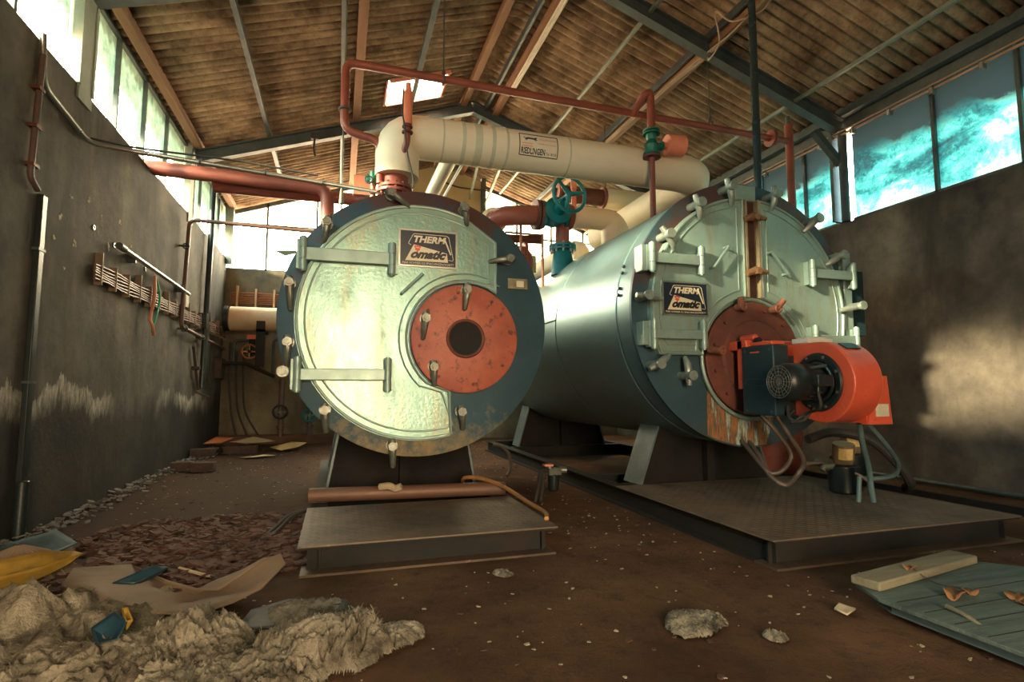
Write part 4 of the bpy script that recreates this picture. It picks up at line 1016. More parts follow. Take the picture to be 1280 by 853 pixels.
q = MB().disc_hole((3.36, 8.02, 3.55), (0, 0, 1), .06, .215, .035, 32).disc_hole((3.36, 8.02, 3.50), (0, 0, 1), .06, .215, .035, 32).lathe((3.36, 8.02, 3.1), (0, 0, 1), [(0, .19), (.2, .17), (.4, .14)], 28)
q.build('boiler_stop_valve', M_TEAL, t)
q = MB()
for k in range(10):
    a = 2 * pi * k / 10; x, y = 3.36 + .185 * cos(a), 8.02 + .185 * sin(a); q.hexnut((x, y, 3.46), (x, y, 3.62), .018)
build_split(q, 'valve_bolt', M_ALU, t)
MB().cyl((3.58, 8.05, 4.2), (3.58, 8.05, 4.55), .04, 14).cyl((3.58, 8.05, 4.55), (3.58, 8.05, 4.74), .05, 16).build('spindle_sleeve', M_CORAL, t)
t = thing('upper_header_pipe', (4.9, 9.5, 3.3), 'dark red and cream header pipe behind the handwheel, parallel to the main', 'pipe')
MB().cyl((3.9, 9.5, 5.02), (4.82, 9.5, 5.02), .16, 26).build('red_section', M_RUST, t)
MB().disc_hole((4.80, 9.5, 5.02), (1, 0, 0), .1, .21, .05, 32).disc_hole((3.85, 9.5, 5.02), (1, 0, 0), .1, .21, .05, 32).build('flange', M_OXIDE, t)
MB().pipe([(4.86, 9.5, 5.02), (6.6, 9.5, 5.0), (6.6, 12.5, 5.0)], .21, .4, 30).build('lagging', M_CREAM, t)
MB().cyl((4.9, 9.5, 5.2), (4.9, 9.5, 6.5), .012, 8).build('hanger_rod', M_STEEL, t)
t = thing('tee_pipe', (4.9, 8.6, 3.3), 'pale cream lagged tee pipe dropping behind the right boiler shoulder', 'pipe')
MB().pipe([(3.75, 8.6, 4.28), (4.60, 8.6, 4.28), (5.0, 8.6, 3.2)], .19, .2, 28).cyl((4.55, 8.6, 4.25), (4.55, 8.6, 3.3), .19, 28).build('lagging', M_CREAM, t)
MB().lathe((3.62, 8.6, 4.28), (1, 0, 0), [(0, .14), (0, .22), (.04, .22), (.05, .20), (.16, .20)], 30).build('end_flange', M_ALU, t)
MB().cyl((3.4, 8.6, 4.28), (3.64, 8.6, 4.28), .13, 24).build('red_section', M_OXIDE, t)
MB().pipe([(4.28, 9.3, 3.0), (4.28, 9.3, 3.95), (4.28, 14.5, 4.0)], .20, .4, 26).build('back_run', M_CREAM, t)

# instrument rack and small feed pipes between the boilers
t = thing('instrument_rack', (2.78, 8.2, 3.0), 'thin rusty rod frame standing between the boilers under the red elbow', 'rack')
MB().tube([(2.46, 8.2, 3.78), (3.10, 8.2, 3.78)], .018, 8).build('top_rail', M_RUST, t)
for x in (2.72, 3.09): MB().tube([(x, 8.2, 1.4), (x, 8.2, 3.92 if x < 3 else 3.8)], .022, 8).build('post', M_COPPER, t)
MB().tube([(2.5, 8.2, 3.45), (3.1, 8.2, 3.45)], .010, 8).build('middle_rail', M_RUST, t)
t = thing('feed_pipe', (2.7, 8.6, 2.6), 'small red feed pipe with flange between the boilers behind the rod frame', 'pipe')
MB().pipe([(2.0, 8.7, 3.62), (3.0, 8.7, 3.62), (3.0, 8.7, 2.6)], .095, .16, 20).build('run', M_OXIDE, t)
MB().disc_hole((2.92, 8.7, 3.62), (1, 0, 0), .05, .17, .05, 26).build('flange', M_OXIDE, t)
MB().cyl((2.5, 8.75, 3.84), (3.3, 8.75, 3.86), .07, 18).build('upper_branch', M_RUST, t)
t = thing('condensate_pot', (2.95, 8.9, 2.5), 'pale orange pot below the small feed pipe between the boilers', 'tank')
MB().lathe((2.95, 9.1, 2.6), (0, 0, 1), [(0, .1), (.05, .26), (.3, .33), (.6, .30), (.78, .18), (.8, 0)], 30).build('vessel', mat('pale_orange_paint', (.72, .40, .24), (.6, .32, .2), .5, 0, 4), t)
MB().cyl((3.15, 8.9, 3.3), (3.15, 8.9, 3.6), .08, 18).build('gauge', mat('brass', (.6, .45, .2), (.4, .3, .14), .35, .6, 6), t)
t = thing('ring_pipe_hook', (1.72, 7.3, 3.2), 'small red pipe hoop showing above the left boiler rim', 'pipe')
MB().tube([(1.62, 7.5, 2.9), (1.62, 7.5, 3.36)] + [(1.72 - .1 * cos(R(a)), 7.5, 3.38 + .1 * sin(R(a))) for a in range(0, 181, 30)] + [(1.82, 7.5, 2.8)], .03, 12).build('hoop', M_OXIDE, t)

# red pipe from the left wall
t = thing('red_wall_pipe', (-1.4, 9.0, 4.3), 'thick red-oxide pipe running from the left wall band towards the left boiler', 'pipe')
MB().pipe([(XL - .3, 9.0, 4.52), (-.24, 9.0, 4.46), (-.22, 9.0, 3.4)], .105, .2, 26).build('run', M_OXIDE, t)
MB().cyl((-1.9, 9.25, 4.42), (.75, 9.25, 4.42), .10, 24).build('second_run', M_OXIDE, t)
t = thing('steel_conduit', (-1.0, 7.0, 3.8), 'thin silver conduit from the left wall across to the left boiler top', 'conduit')
MB().pipe([(XL + .03, 5.78, 4.5), (XL + .03, 5.84, 4.05), (XL + .04, 6.8, 3.93), (-2.2, 7.0, 3.96), (.56, 7.0, 3.78)], .027, .12, 12).build('tube', M_ALU, t)
MB().hose([(XL + .05, 6.8, 3.98), (-2.2, 7.0, 4.01), (-1.2, 7.03, 4.0), (-.3, 7.03, 3.93)], .012).build('cable', M_RUBBER, t)
q = MB()
for x in (-1.6, -.9, -.25): q.cyl((x, 7.0, 3.93 - (x + 1.6) * .065), (x + .02, 7.0, 3.93 - (x + 1.6) * .065), .036, 12)
build_split(q, 'coupling', M_STEEL, t)
t = thing('thin_hanger_pipe', (-.08, 7.6, 3.7), 'thin green pipe hanging from the roof at the silver conduit', 'pipe')
MB().cyl((-.02, 7.4, 3.3), (-.02, 7.4, 6.55), .012, 8).cyl((-.02, 7.4, 3.72), (-.02, 7.4, 3.92), .035, 14, .02).build('rod', M_STEELL, t)

# ------------------------------------------------------------------ left wall fittings
XW = XL
t = thing('wall_duct', (XW + .05, 5.95, 0), 'black vertical drain pipe clipped to the left wall nearest the camera', 'pipe')
MB().box((XW, 5.94, .25), (XW + .05, 6.03, 3.07)).tube([(XW + .04, 5.97, .0), (XW + .04, 5.98, .5)], .05, 14).build('duct', mat('greenish_black', (.018, .03, .028), (.012, .018, .018), .4, .1, 4), t, bevel=.008)
build_split(MB().box((XW, 5.92, 2.55), (XW + .055, 6.05, 2.575)).box((XW, 5.92, 1.35), (XW + .055, 6.05, 1.375)), 'clip', M_STEEL, t)
t = thing('wall_riser', (XW + .04, 5.72, 3.0), 'thin rusty pipe on the left wall ending in a bend near the window', 'pipe')
MB().pipe([(XW + .04, 5.78, 4.3), (XW + .04, 5.72, 3.15), (XW + .04, 5.86, 3.08)], .026, .06, 12).build('tube', mat('grey_rust_pipe', (.16, .10, .08), (.10, .08, .075), .6, .1, 5), t)
q = MB()
for z in (3.95, 3.6, 3.25): q.box((XW, 5.70, z), (XW + .07, 5.80, z + .03))
build_split(q, 'clip', M_RUST, t)
t = thing('wall_cable_tray', (XW + .05, 9.3, 2.45), 'long bracket rack of brown cables along the left wall', 'cable tray')
for k in range(6):
    MB().tube([(XW + .06, 7.1 + i * .36, 2.52 + k * .033 + .012 * sin(i * 1.7 + k)) for i in range(23)], .013, 6).build('cable', mat('brown_cable', (.20, .12, .085), (.13, .08, .06), .6, 0, 4), t)
q = MB()
for k in range(18):
    y = 7.25 + k * .43; q.box((XW, y, 2.47), (XW + .078, y + .018, 2.76 if k % 3 else 2.84))
build_split(q, 'bracket', mat('pale_bracket', (.26, .19, .12), (.17, .12, .08), .6, .2, 5), t)
t = thing('strip_light_tube', (XW + .08, 9.2, 2.95), 'slim silver tube mounted above the cable rack on the left wall', 'tube')
MB().cyl((XW + .10, 7.72, 3.02), (XW + .10, 10.9, 2.97), .03, 14).build('tube', M_ALU, t)
MB().cyl((XW + .10, 7.62, 3.02), (XW + .10, 7.80, 3.02), .042, 14).build('end_cap', M_STEEL, t)
for y_ in (8.2, 10.5): MB().box((XW, y_, 2.94), (XW + .1, y_ + .05, 3.06)).build('clip', M_STEEL, t)
MB().box((XW, 10.9, 2.75), (XW + .06, 11.1, 3.0)).build('switch_box', M_WHITE, t, bevel=.006)
t = thing('wall_hook_pipe', (XW + .07, 10.6, 2.3), 'brown pipe on the left wall bending across to the back at window height', 'pipe')
MB().pipe([(-.50, 10.7, 4.22), (XW + .10, 10.7, 4.26), (XW + .10, 10.5, 2.35), (XW + .08, 14.3, 2.25)], .033, .14, 12).build('tube', mat('brown_pipe_paint', (.17, .09, .065), (.11, .065, .05), .5, .1, 4), t)
q = MB()
for y, z in ((10.55, 3.75), (10.7, 2.34), (12.0, 2.3)): q.cyl((XW, y, z), (XW + .16, y, z), .018, 10); q.ring((XW + .10, y, z), (0, 1, 0), .045, .012, 16, 6)
q.build('clip', M_STEEL, t)
t = thing('dark_wall_pipe', (XW + .08, 12.2, 1.3), 'black vertical pipe further back on the left wall', 'pipe')
MB().cyl((XW + .10, 12.2, 1.3), (XW + .10, 12.45, 5.55), .055, 16).build('tube', mat('blackish_green_pipe', (.02, .04, .04), (.015, .025, .025), .35, .1, 4), t)
MB().box((XW, 12.1, 2.5), (XW + .15, 12.35, 2.8)).build('junction_box', M_BLACK, t, bevel=.01)
hose('wall_cable', [(XW + .05, 12.5, 4.1), (XW + .05, 12.6, 3.3), (XW + .06, 12.9, 2.6), (XW + .06, 13.1, 2.1), (XW + .06, 13.0, 1.4)], .014, M_RUBBER, 'thin black cable hanging beside the further black wall pipe', 'cable')
t = thing('wall_lever', (XW + .08, 11.8, 1.3), 'rusty lever bracket low on the left wall near the back', 'bracket')
MB().bar((XW + .06, 11.6, 2.1), (XW + .06, 12.1, 1.3), .05, .05).bar((XW + .05, 12.0, 1.25), (XW + .2, 12.4, 1.15), .03, .03).cyl((XW, 11.8, 1.7), (XW + .14, 11.8, 1.7), .04, 12).build('lever', M_BRICK, t)
hose('hanging_wire', [(XW + .09, 9.05, 2.93), (XW + .11, 9.0, 2.6), (XW + .10, 8.9, 2.3), (XW + .12, 8.95, 2.2), (XW + .10, 9.1, 2.08)], .022, mat('orange_wire', (.62, .27, .14), (.5, .2, .1), .5, 0, 6), 'orange cable end dangling from the cable rack', 'cable')
hose('hanging_wire', [(XW + .10, 9.08, 2.93), (XW + .12, 9.2, 2.68), (XW + .10, 9.25, 2.52), (XW + .12, 9.1, 2.35), (XW + .10, 9.0, 2.12)], .013, mat('green_wire', (.02, .45, .22), (.02, .32, .16), .45, 0, 6), 'bright green wire dangling from the cable rack', 'cable')
# broken plaster spots on the wall (chips)
q = MB()
spots_ = [(6.6, 3.25), (7.0, 3.35), (7.35, 3.3), (6.4, 3.0), (7.9, 3.4), (6.3, 2.75), (6.75, 2.8), (7.6, 3.0), (6.55, 2.5), (8.3, 3.15)]
for y, z in spots_:
    for k in range(5):
        a = random.random() * 6.28; d = random.random() * .05; rr = .010 + random.random() * .014
        q.lathe((XW - .002, y + d * cos(a), z + d * sin(a)), (1, 0, 0), [(0, rr), (.006, rr * .7), (.008, 0)], 8)
tag(q.build('plaster_chips', mat('chalky_chip', (.55, .48, .36), (.42, .36, .27), .9, 0, 9)), 'pale plaster chips scattered over the left wall', 'plaster chips', kind='stuff')
q = MB()
for y, z in ((7.15, 3.1), (7.75, 3.05), (7.75, 2.72), (7.3, 2.62), (8.9, 3.0)): q.lathe((XW, y, z), (1, 0, 0), [(0, .035), (.012, .03), (.012, .018), (.004, .014), (.004, 0)], 14)
tag(q.build('anchor_holes', M_BLACK), 'black anchor holes scattered over the left wall', 'holes', kind='stuff')

# ------------------------------------------------------------------ back wall group
t = thing('feedwater_tank', (-1.75, 14.0, 2.6), 'horizontal cream cylinder on the dark back wall at the left', 'tank')
MB().lathe((-2.42, 13.95, 2.92), (1, 0, 0), [(0, 0), (.0, .24), (.03, .28), (1.9, .28), (1.93, .24), (1.93, 0)], 36).build('vessel', M_TANKC, t)
MB().lathe((-2.52, 13.95, 2.92), (1, 0, 0), [(0, .2), (.0, .29), (.10, .29), (.1, .2)], 36).build('end_band', M_BLACK, t)
MB().box((-1.80, 13.6, 1.8), (-1.62, 13.68, 2.85)).box((-1.80, 13.6, 2.6), (-1.62, 14.3, 2.66)).build('bracket', M_BEAM, t)
t = thing('wall_valve', (-1.97, 14.1, 2.1), 'round iron handwheel valve under the cream cylinder', 'valve')
MB().ring((-1.97, 13.95, 2.17), (0, 1, 0), .16, .022, 32, 8).bar((-2.12, 13.95, 2.17), (-1.82, 13.95, 2.17), .02, .03).bar((-1.97, 13.95, 2.02), (-1.97, 13.95, 2.32), .02, .03).build('handwheel', M_COPPER, t)
MB().cyl((-1.97, 13.92, 2.17), (-1.97, 14.5, 2.17), .035, 12).cyl((-1.97, 14.3, 2.1), (-1.97, 14.3, 2.5), .07, 16).build('valve_body', M_BEAM, t)
MB().box((-2.07, 14.2, 2.48), (-1.86, 14.24, 2.58)).build('red_tag', M_SIGNR, t) 
t = thing('wall_cable_rack', (-2.0, 14.5, 3.4), 'short copper cable rack on the back wall above the cream cylinder', 'cable tray')
for k in range(6): MB().tube([(-2.5 + i * .2, 14.5, 3.36 + k * .05 + .008 * sin(i + k)) for i in range(8)], .018, 6).build('cable', M_COPPER, t)
build_split(MB().box((-2.38, 14.44, 3.25), (-2.34, 14.56, 3.78)).box((-1.97, 14.44, 3.25), (-1.93, 14.56, 3.72)).box((-1.56, 14.44, 3.25), (-1.52, 14.56, 3.72)), 'bracket', M_TANKC, t)
def standpipe(x, z1, wheel, m, label):
    t = thing('standpipe_valve', (x, 14.0, .2), label, 'valve', 'standpipe valves on the back plinth')
    MB().cyl((x, 14.1, .2), (x, 14.1, z1), .06, 16).disc_hole((x, 14.1, .42), (0, 0, 1), .04, .10, .03, 20).disc_hole((x, 14.1, z1 - .1), (0, 0, 1), .04, .10, .03, 20).build('pipe', mat('grey_rust_pipe', (.16, .10, .08), (.10, .08, .075), .6, .1, 5), t)
    MB().ring((x, 13.88, wheel), (0, 1, 0), .15, .024, 30, 8).bar((x - .14, 13.88, wheel), (x + .14, 13.88, wheel), .02, .03).bar((x, 13.88, wheel - .14), (x, 13.88, wheel + .14), .02, .03).cyl((x, 13.86, wheel), (x, 14.1, wheel), .04, 12).build('handwheel', m, t)
standpipe(-1.26, 1.55, .78, M_BLACK, 'left standpipe on the back plinth with black handwheel')
standpipe(-.62, .95, .70, M_TEAL, 'right standpipe on the back plinth with teal handwheel')
for i, (x, z0, z1) in enumerate(((-2.45, .2, 2.4), (-2.3, .2, 2.2), (-2.15, .2, 2.35))):
    hose('control_cable', [(x, 14.4, z1), (x + .02, 14.3, (z0 + z1) / 2 + .3), (x + .10, 14.25, .8), (x + .25 + .08 * i, 14.1, .25)], .022, M_RUBBER,
         ('leftmost of three black cables down the back wall', 'middle one of three black cables down the back wall', 'rightmost of three black cables down the back wall')[i], 'cable', 'black cables down the back wall')
t = thing('switch_cabinet', (-2.5, 14.1, 1.5), 'small brown switch box in the left back corner', 'box')
MB().box((XL, 13.8, 1.55), (XL + .14, 14.2, 2.0)).build('body', M_BRICK, t, bevel=.01)
MB().pipe([(XL + .1, 13.9, 1.9), (XL + .6, 14.1, 1.9), (XL + 1.2, 14.3, 1.6)], .04, .1, 12).build('arm', M_BEAM, t)
t = thing('back_wall_pipe', (-.9, 14.3, 1.4), 'thin grey bent pipe under the cream cylinder', 'pipe')
MB().pipe([(-1.5, 14.3, 1.6), (-1.5, 14.3, 2.5), (-1.15, 14.3, 2.5), (-.6, 14.3, 2.5)], .03, .12, 12).pipe([(-2.35, 14.3, 1.8), (-2.35, 14.3, 2.45), (-2.0, 14.3, 2.45)], .03, .12, 12).build('tube', M_STEEL, t)
# glazing fragments caught on the gable window
tag(MB().prism_xz([(-1.62, 4.75), (-1.35, 4.62), (-1.05, 4.72), (-1.1, 4.78), (-1.35, 4.76)], YB + .05, YB + .058).build('glass_shard', mat('green_shard', (.10, .16, .12), (.08, .12, .1), .4, 0, 5)), 'small green shard leaning in the back left window', 'shard')

# conduit along the right eaves
t = thing('eaves_conduit', (XR - .12, 5.0, 5.3), 'thin copper-brown conduit clipped along the right eaves', 'conduit')
MB().cyl((XR - .14, -1.0, 5.40), (XR - .14, 13.0, 5.40), .018, 10).cyl((XR - .18, -1.0, 5.44), (XR - .18, 13.0, 5.44), .012, 10).build('tube', mat('copper_brown_tube', (.45, .28, .18), (.34, .2, .13), .45, .3, 5), t)
q = MB()
for k in range(18): q.box((XR - .18, .2 + k * .62, 5.33), (XR - .10, .24 + k * .62, 5.41))
build_split(q, 'clip', M_ALU, t)
# cables strapped under the timber purlin
for i, (dx, col) in enumerate(((-.09, 0), (-.12, 0), (-.15, 0))):
    hose('purlin_cable', [(5.30 + dx, 4.6, 6.43), (5.30 + dx, 6.0, 6.36 - .03 * i), (5.30 + dx, 6.6, 6.33), (5.30 + dx, 8, 6.40), (5.30 + dx, 11, 6.41)], .010, mat('beige_cable', (.42, .33, .22), (.3, .24, .16), .6, 0, 4),
         ('beige cable nearest the timber purlin on the right slope', 'middle beige cable beside the timber purlin on the right slope', 'beige cable furthest from the timber purlin on the right slope')[i], 'cable', 'cables strapped to the right timber purlin')
hose('looped_cable', [(5.28, 5.5, 6.40), (5.2, 5.6, 6.28), (5.0, 5.9, 6.30), (4.85, 6.05, 6.50), (5.1, 6.3, 6.28), (5.15, 6.6, 6.2), (5.25, 6.75, 6.38)], .012, mat('beige_cable', (.42, .33, .22)), 'slack loop of beige cable under the right timber purlin', 'cable')
t = thing('fluorescent_batten', (3.14, 7.6, 7.1), 'long pale lamp batten fixed under the ridge timber', 'lamp')
MB().bar((3.13, 7.0, 7.19), (3.13, 9.9, 7.19), .09, .05).build('housing', M_WHITE, t, bevel=.008)
MB().cyl((3.13, 7.05, 7.145), (3.13, 9.85, 7.145), .018, 12).build('tube', M_LABEL, t)
# hanging drips of torn cloth on the roof beam
tag(MB().hose([(-.55, 10.95, 6.12), (-.56, 10.9, 5.9), (-.53, 10.9, 5.75)], .02, 6).box((-.62, 10.9, 6.1), (-.48, 10.97, 6.22)).build('torn_rag', M_RUBBER), 'black rag hanging from the far rafter', 'rag')
# gable roof braces
t = thing('roof_brace', (3.8, 12.5, 6.4), 'pair of dark struts under the right back roof bay', 'brace')
MB().bar((2.95, 11.3, 6.95), (3.3, 14.4, 6.5), .06, .06).build('strut', M_STEELL, t); MB().bar((3.5, 11.3, 6.75), (3.75, 14.4, 6.4), .06, .06).build('strut', M_STEELL, t)
hose('roof_cable', [(2.3, 14.4, 7.0), (2.9, 14.2, 6.72), (3.8, 14.0, 6.6), (4.6, 13.8, 6.3), (5.4, 13.5, 6.1)], .02, M_RUBBER, 'black cable sagging below the back right roof sheets', 'cable')
# downpipe on yellow gable
tag(MB().cyl((2.35, 14.5, 4.2), (2.35, 14.5, 6.6), .02, 8).build('gable_conduit', M_WHITE), 'thin pale conduit down the ochre gable wall', 'conduit')

# ------------------------------------------------------------------ floor clutter
def slab(name, pts, z0, t, m, label, cat, group=None, bump=.0, thing_=True):
    """irregular flat piece from an outline, gently crumpled"""
    c = V((sum(p[0] for p in pts) / len(pts), sum(p[1] for p in pts) / len(pts)))
    mb = MB(); n = len(pts); rings = 5; top = []
    for k in range(rings):
        f = 1 - k / rings
        for p in pts:
            x = c.x + (p[0] - c.x) * f; y = c.y + (p[1] - c.y) * f
            h = (p[2] if len(p) > 2 else 0) * f
            z = z0 + t + h + bump * noise.noise(V((x * 5, y * 5, z0 * 7 + len(pts))))
            mb.v.append(V((x, y, max(z, z0 + .004))))
    mb.v.append(V((c.x, c.y, z0 + t + bump * .5)))
    for k in range(rings - 1):
        for i in range(n): mb.f.append((k * n + i, k * n + (i + 1) % n, (k + 1) * n + (i + 1) % n, (k + 1) * n + i))
    for i in range(n): mb.f.append(((rings - 1) * n + i, (rings - 1) * n + (i + 1) % n, rings * n))
    o = mb.build(name, m, smooth=50)
    so = o.modifiers.new('thickness', 'SOLIDIFY'); so.thickness = max(t, .003); so.offset = -1
    return tag(o, label, cat, group)

# fleece: height field with curled lumps
def fleece(name, cx, cy, rx, ry, h, rot, label, seed, res=150, ragged=.35, curl=7.0):
    mb = MB(); ca, sa = cos(rot), sin(rot)
    keep = {}
    for i in range(res + 1):
        for j in range(res + 1):
            u = -1.15 + 2.3 * i / res; v = -1.15 + 2.3 * j / res
            x = cx + (u * rx) * ca - (v * ry) * sa; y = cy + (u * rx) * sa + (v * ry) * ca
            q = V((x * 1.0, y * 1.0, seed))
            edge = sqrt(u * u + v * v) + ragged * noise.noise(q * 3.1) + .15 * noise.noise(q * 9)
            if edge > 1: continue
            b = (1 - edge) ** .5
            w1 = V((noise.noise(q * 4 + V((5, 1, 2))), noise.noise(q * 4 + V((1, 7, 3))), 0)) * .35
            rid = 1 - abs(noise.noise((q + w1) * curl)) * 2
            rid2 = 1 - abs(noise.noise((q + w1 * .5) * curl * 2.6)) * 2
            kk = min(1, (rx + ry) * 1.6); z = h * b * (.50 + .55 * noise.noise(q * 3.3)) + (.03 * kk + h * .16) * rid * min(1, b * 2) + .022 * kk * rid2 * min(1, b * 2) + .006 * kk * noise.noise(q * curl * 5) + .006
            jx, jy = w1.x * .06, w1.y * .06
            keep[(i, j)] = len(mb.v); mb.v.append(V((x + jx, y + jy, max(z, .003))))
    for (i, j), a in keep.items():
        if (i + 1, j) in keep and (i, j + 1) in keep and (i + 1, j + 1) in keep:
            mb.f.append((a, keep[(i + 1, j)], keep[(i + 1, j + 1)], keep[(i, j + 1)]))
    # wisps standing off the surface
    pts = list(keep.values()); rnd = random.Random(seed * 13)
    for _ in range(int((16000 if rx > .2 else 5000) * rx * ry)):
        p = mb.v[rnd.choice(pts)]; d = V((rnd.uniform(-1, 1), rnd.uniform(-1, 1), rnd.uniform(.0, .5))).normalized(); l = rnd.uniform(.01, .035) * (1 if rx > .2 else .6)
        s_ = V((rnd.uniform(-1, 1), rnd.uniform(-1, 1), 0)).normalized() * .0016
        e = p + d * l; e2 = e + V((rnd.uniform(-1, 1), rnd.uniform(-1, 1), rnd.uniform(-.6, .2))) * l * .5
        mb.add([p - s_, p + s_, e + s_, e - s_, e2], [(0, 1, 2, 3), (3, 2, 4)])
    o = mb.build(name, M_WOOL, smooth=80)
    return tag(o, label, 'wool', kind='stuff')
fleece('fleece_heap', -1.45, 3.42, .52, .50, .30, .5, 'large grey-white fleece heap in the near left corner', 3, 170, .35, 5.0)
fleece('fleece_heap', -1.02, 3.02, .38, .30, .17, .1, 'grey fleece heap spilling out of the near left corner', 5, 120, .35, 7.0)
fleece('fleece_heap', -.66, 3.12, .28, .36, .24, -.2, 'curly brown-grey fleece heap in front of the bent cardboard', 9, 130, .3, 11.0)
fleece('fleece_heap', -.06, 2.98, .30, .30, .22, .5, 'curly cream fleece heap at the bottom left, nearest the left platform', 14, 140, .3, 12.0)
fleece('fleece_heap', -.38, 2.80, .40, .22, .12, 0, 'flat fleece spread along the bottom edge of the view', 17, 110, .3, 11.0)
for i, (x, y, r_, lb_) in enumerate(((.30, 3.02, .11, 'round fleece tuft alone right of the curly heap'), (.12, 3.22, .09, 'small fleece tuft behind the curly cream heap'), (-.62, 4.12, .10, 'white fleece tuft behind the bent cardboard'),
                                   (-.98, 4.05, .06, 'tiny white scrap at the back edge of the cardboard'), (-.16, 3.52, .15, 'flat shredded fleece between cardboard and curly heap'),
                                   (1.90, 2.72, .13, 'thin grey fluff tuft alone on the floor in the middle foreground'), (2.22, 2.46, .06, 'smaller pale fluff tuft left of the wooden panel'), (1.14, 3.83, .06, 'pale scrap on the floor below the left platform'))):
    fleece('fleece_tuft', x, y, r_ * 1.3, r_, .035 if i > 3 else .08, i * .7, lb_, 20 + i, 60, .75, 16.0)

slab('bent_cardboard', [(-1.62, 4.42, .10), (-1.30, 4.45, .08), (-1.0, 4.10, .05), (-.80, 3.92, .05), (-.66, 3.88, .05), (-.44, 4.08, .12), (-.34, 4.14, .16), (-.30, 4.05, .12), (-.42, 3.84, .06), (-.55, 3.66, .03), (-.72, 3.62, .02), (-.95, 3.62, .03), (-1.2, 3.7, .08), (-1.5, 3.95, .16)], .02, .012, M_CARD, 'bent brown cardboard sheet lying behind the fleece, its tip raised', 'cardboard', bump=.04)
slab('carton_flap', [(-2.45, 5.25, .05), (-2.15, 5.50, .12), (-1.92, 5.28, .05), (-2.0, 5.02, .03), (-2.25, 5.08, .16)], .02, .01, M_BLUEG, 'blue-grey folded carton flap by the left wall', 'carton', bump=.05)
# ribbed basket-like bowl
t = thing('ribbed_basket', (-2.05, 4.72, 0), 'brown ribbed basket lying behind the yellow cloth', 'basket')
q = MB(); n_ = 48
prof = [(0, .02), (.06, .16), (.14, .27), (.20, .33), (.19, .31), (.13, .25), (.06, .14), (.02, .02)]
for j in range(n_):
    for d, r_ in prof:
        a = 2 * pi * j / n_; rr = r_ * (1 + .05 * (1 if j % 2 else -1)); q.v.append(V((-2.05 + rr * cos(a), 4.72 + rr * sin(a) * .8, .24 - d)))
for j in range(n_):
    for k in range(len(prof) - 1): q.f.append((j * 8 + k, ((j + 1) % n_) * 8 + k, ((j + 1) % n_) * 8 + k + 1, j * 8 + k + 1))
q.build('bowl', M_CARD, t)
t = slab('yellow_cloth', [(-2.3, 4.30, .08), (-2.1, 4.45, .14), (-1.85, 4.55, .20), (-1.68, 4.58, .20), (-1.60, 4.50, .16), (-1.78, 4.42, .14), (-1.95, 4.28, .12), (-2.1, 4.12, .06), (-2.3, 4.05, .05)], .03, .006, M_YCLOTH, 'yellow cloth strip at the left edge', 'cloth', bump=.06)
slab('blue_packet', [(-1.06, 3.12, .05), (-.98, 3.16, .09), (-.90, 3.08, .07), (-.91, 2.99, .02), (-1.0, 3.02, .01)], .15, .006, M_BLUE, 'dark blue packet with yellow edge stuck in the fleece', 'packet', bump=.02)
slab('yellow_tab', [(-.96, 3.17, .09), (-.93, 3.17, .09), (-.88, 3.08, .06), (-.905, 3.07, .06)], .165, .005, M_YCLOTH, 'small yellow tab beside the dark blue packet', 'packet')
slab('blue_sheet', [(-2.35, 4.75, .03), (-2.2, 4.85, .06), (-2.15, 4.7, .05), (-2.3, 4.6, .02)], .02, .01, mat('cyan_plastic', (.02, .22, .28), (.02, .15, .2), .4, 0, 5), 'cyan plastic piece at the left edge behind the basket', 'plastic piece')
slab('blue_scrap', [(-1.22, 3.86, .02), (-1.05, 3.98, .08), (-.95, 3.92, .05), (-1.1, 3.80, .02)], .15, .006, M_BLUE, 'crumpled dark blue foil beside the cardboard', 'foil', bump=.04)
slab('grey_foil', [(-.45, 3.66, 0), (-.25, 3.75, .008), (.08, 3.62, .012), (.12, 3.5, .005), (-.1, 3.32, 0), (-.5, 3.38, 0)], .008, .004, mat('grey_foil', (.06, .062, .055), (.03, .033, .032), .7, 0, 8), 'grey-blue plastic film in front of the cardboard tip', 'plastic film', bump=.012)
tag(MB().hose([(-1.02, 4.48, .06), (-.88, 4.36, .05), (-.75, 4.26, .04)], .012, 6).build('dry_stick', M_PAPER), 'pale split stick on the rubble behind the cardboard', 'stick')
# rubble bed of flakes (uncountable) 
rnd = random.Random(4); q = MB()
def flake(q, x, y, z, s, rnd, t=.012):
    a = rnd.random() * 6.28; n = rnd.choice((4, 5, 6)); tx, ty = rnd.uniform(-.35, .35), rnd.uniform(-.35, .35); pts = []
    for k in range(n):
        b = a + 2 * pi * k / n + rnd.uniform(-.3, .3); r_ = s * rnd.uniform(.6, 1.1); dx, dy_ = r_ * cos(b), r_ * sin(b) * .8
        pts.append(V((x + dx, y + dy_, max(.002, z + dx * tx + dy_ * ty))))
    q.add([p for p in pts] + [p + V((0, 0, t)) for p in pts], [tuple(range(n))[::-1], tuple(range(n, 2 * n))] + [(i, (i + 1) % n, (i + 1) % n + n, i + n) for i in range(n)])
for _ in range(2600):
    u = rnd.random() ** .7; a = rnd.random() * 6.28
    x = -1.12 + 1.0 * u * cos(a) + .25 * rnd.uniform(-1, 1); y = 5.15 + 1.15 * u * sin(a)
    flake(q, x, y, rnd.uniform(.005, .05), rnd.uniform(.015, .07), rnd)
tag(q.build('rubble_bed', M_FLAKE, smooth=0), 'bed of dark red-brown flakes between fleece and left platform', 'rubble', kind='stuff')
q = MB(); rnd = random.Random(9)
for _ in range(1500):
    x = rnd.uniform(-2.6, 6.8); y = rnd.uniform(1.9, 13.5)
    if (-.3 < x < 1.75 and 4.1 < y < 9.4) or (2.95 < x < 5.7 and 3.25 < y < 11.7): continue
    flake(q, x, y, .003, rnd.uniform(.004, .018), rnd, .004)
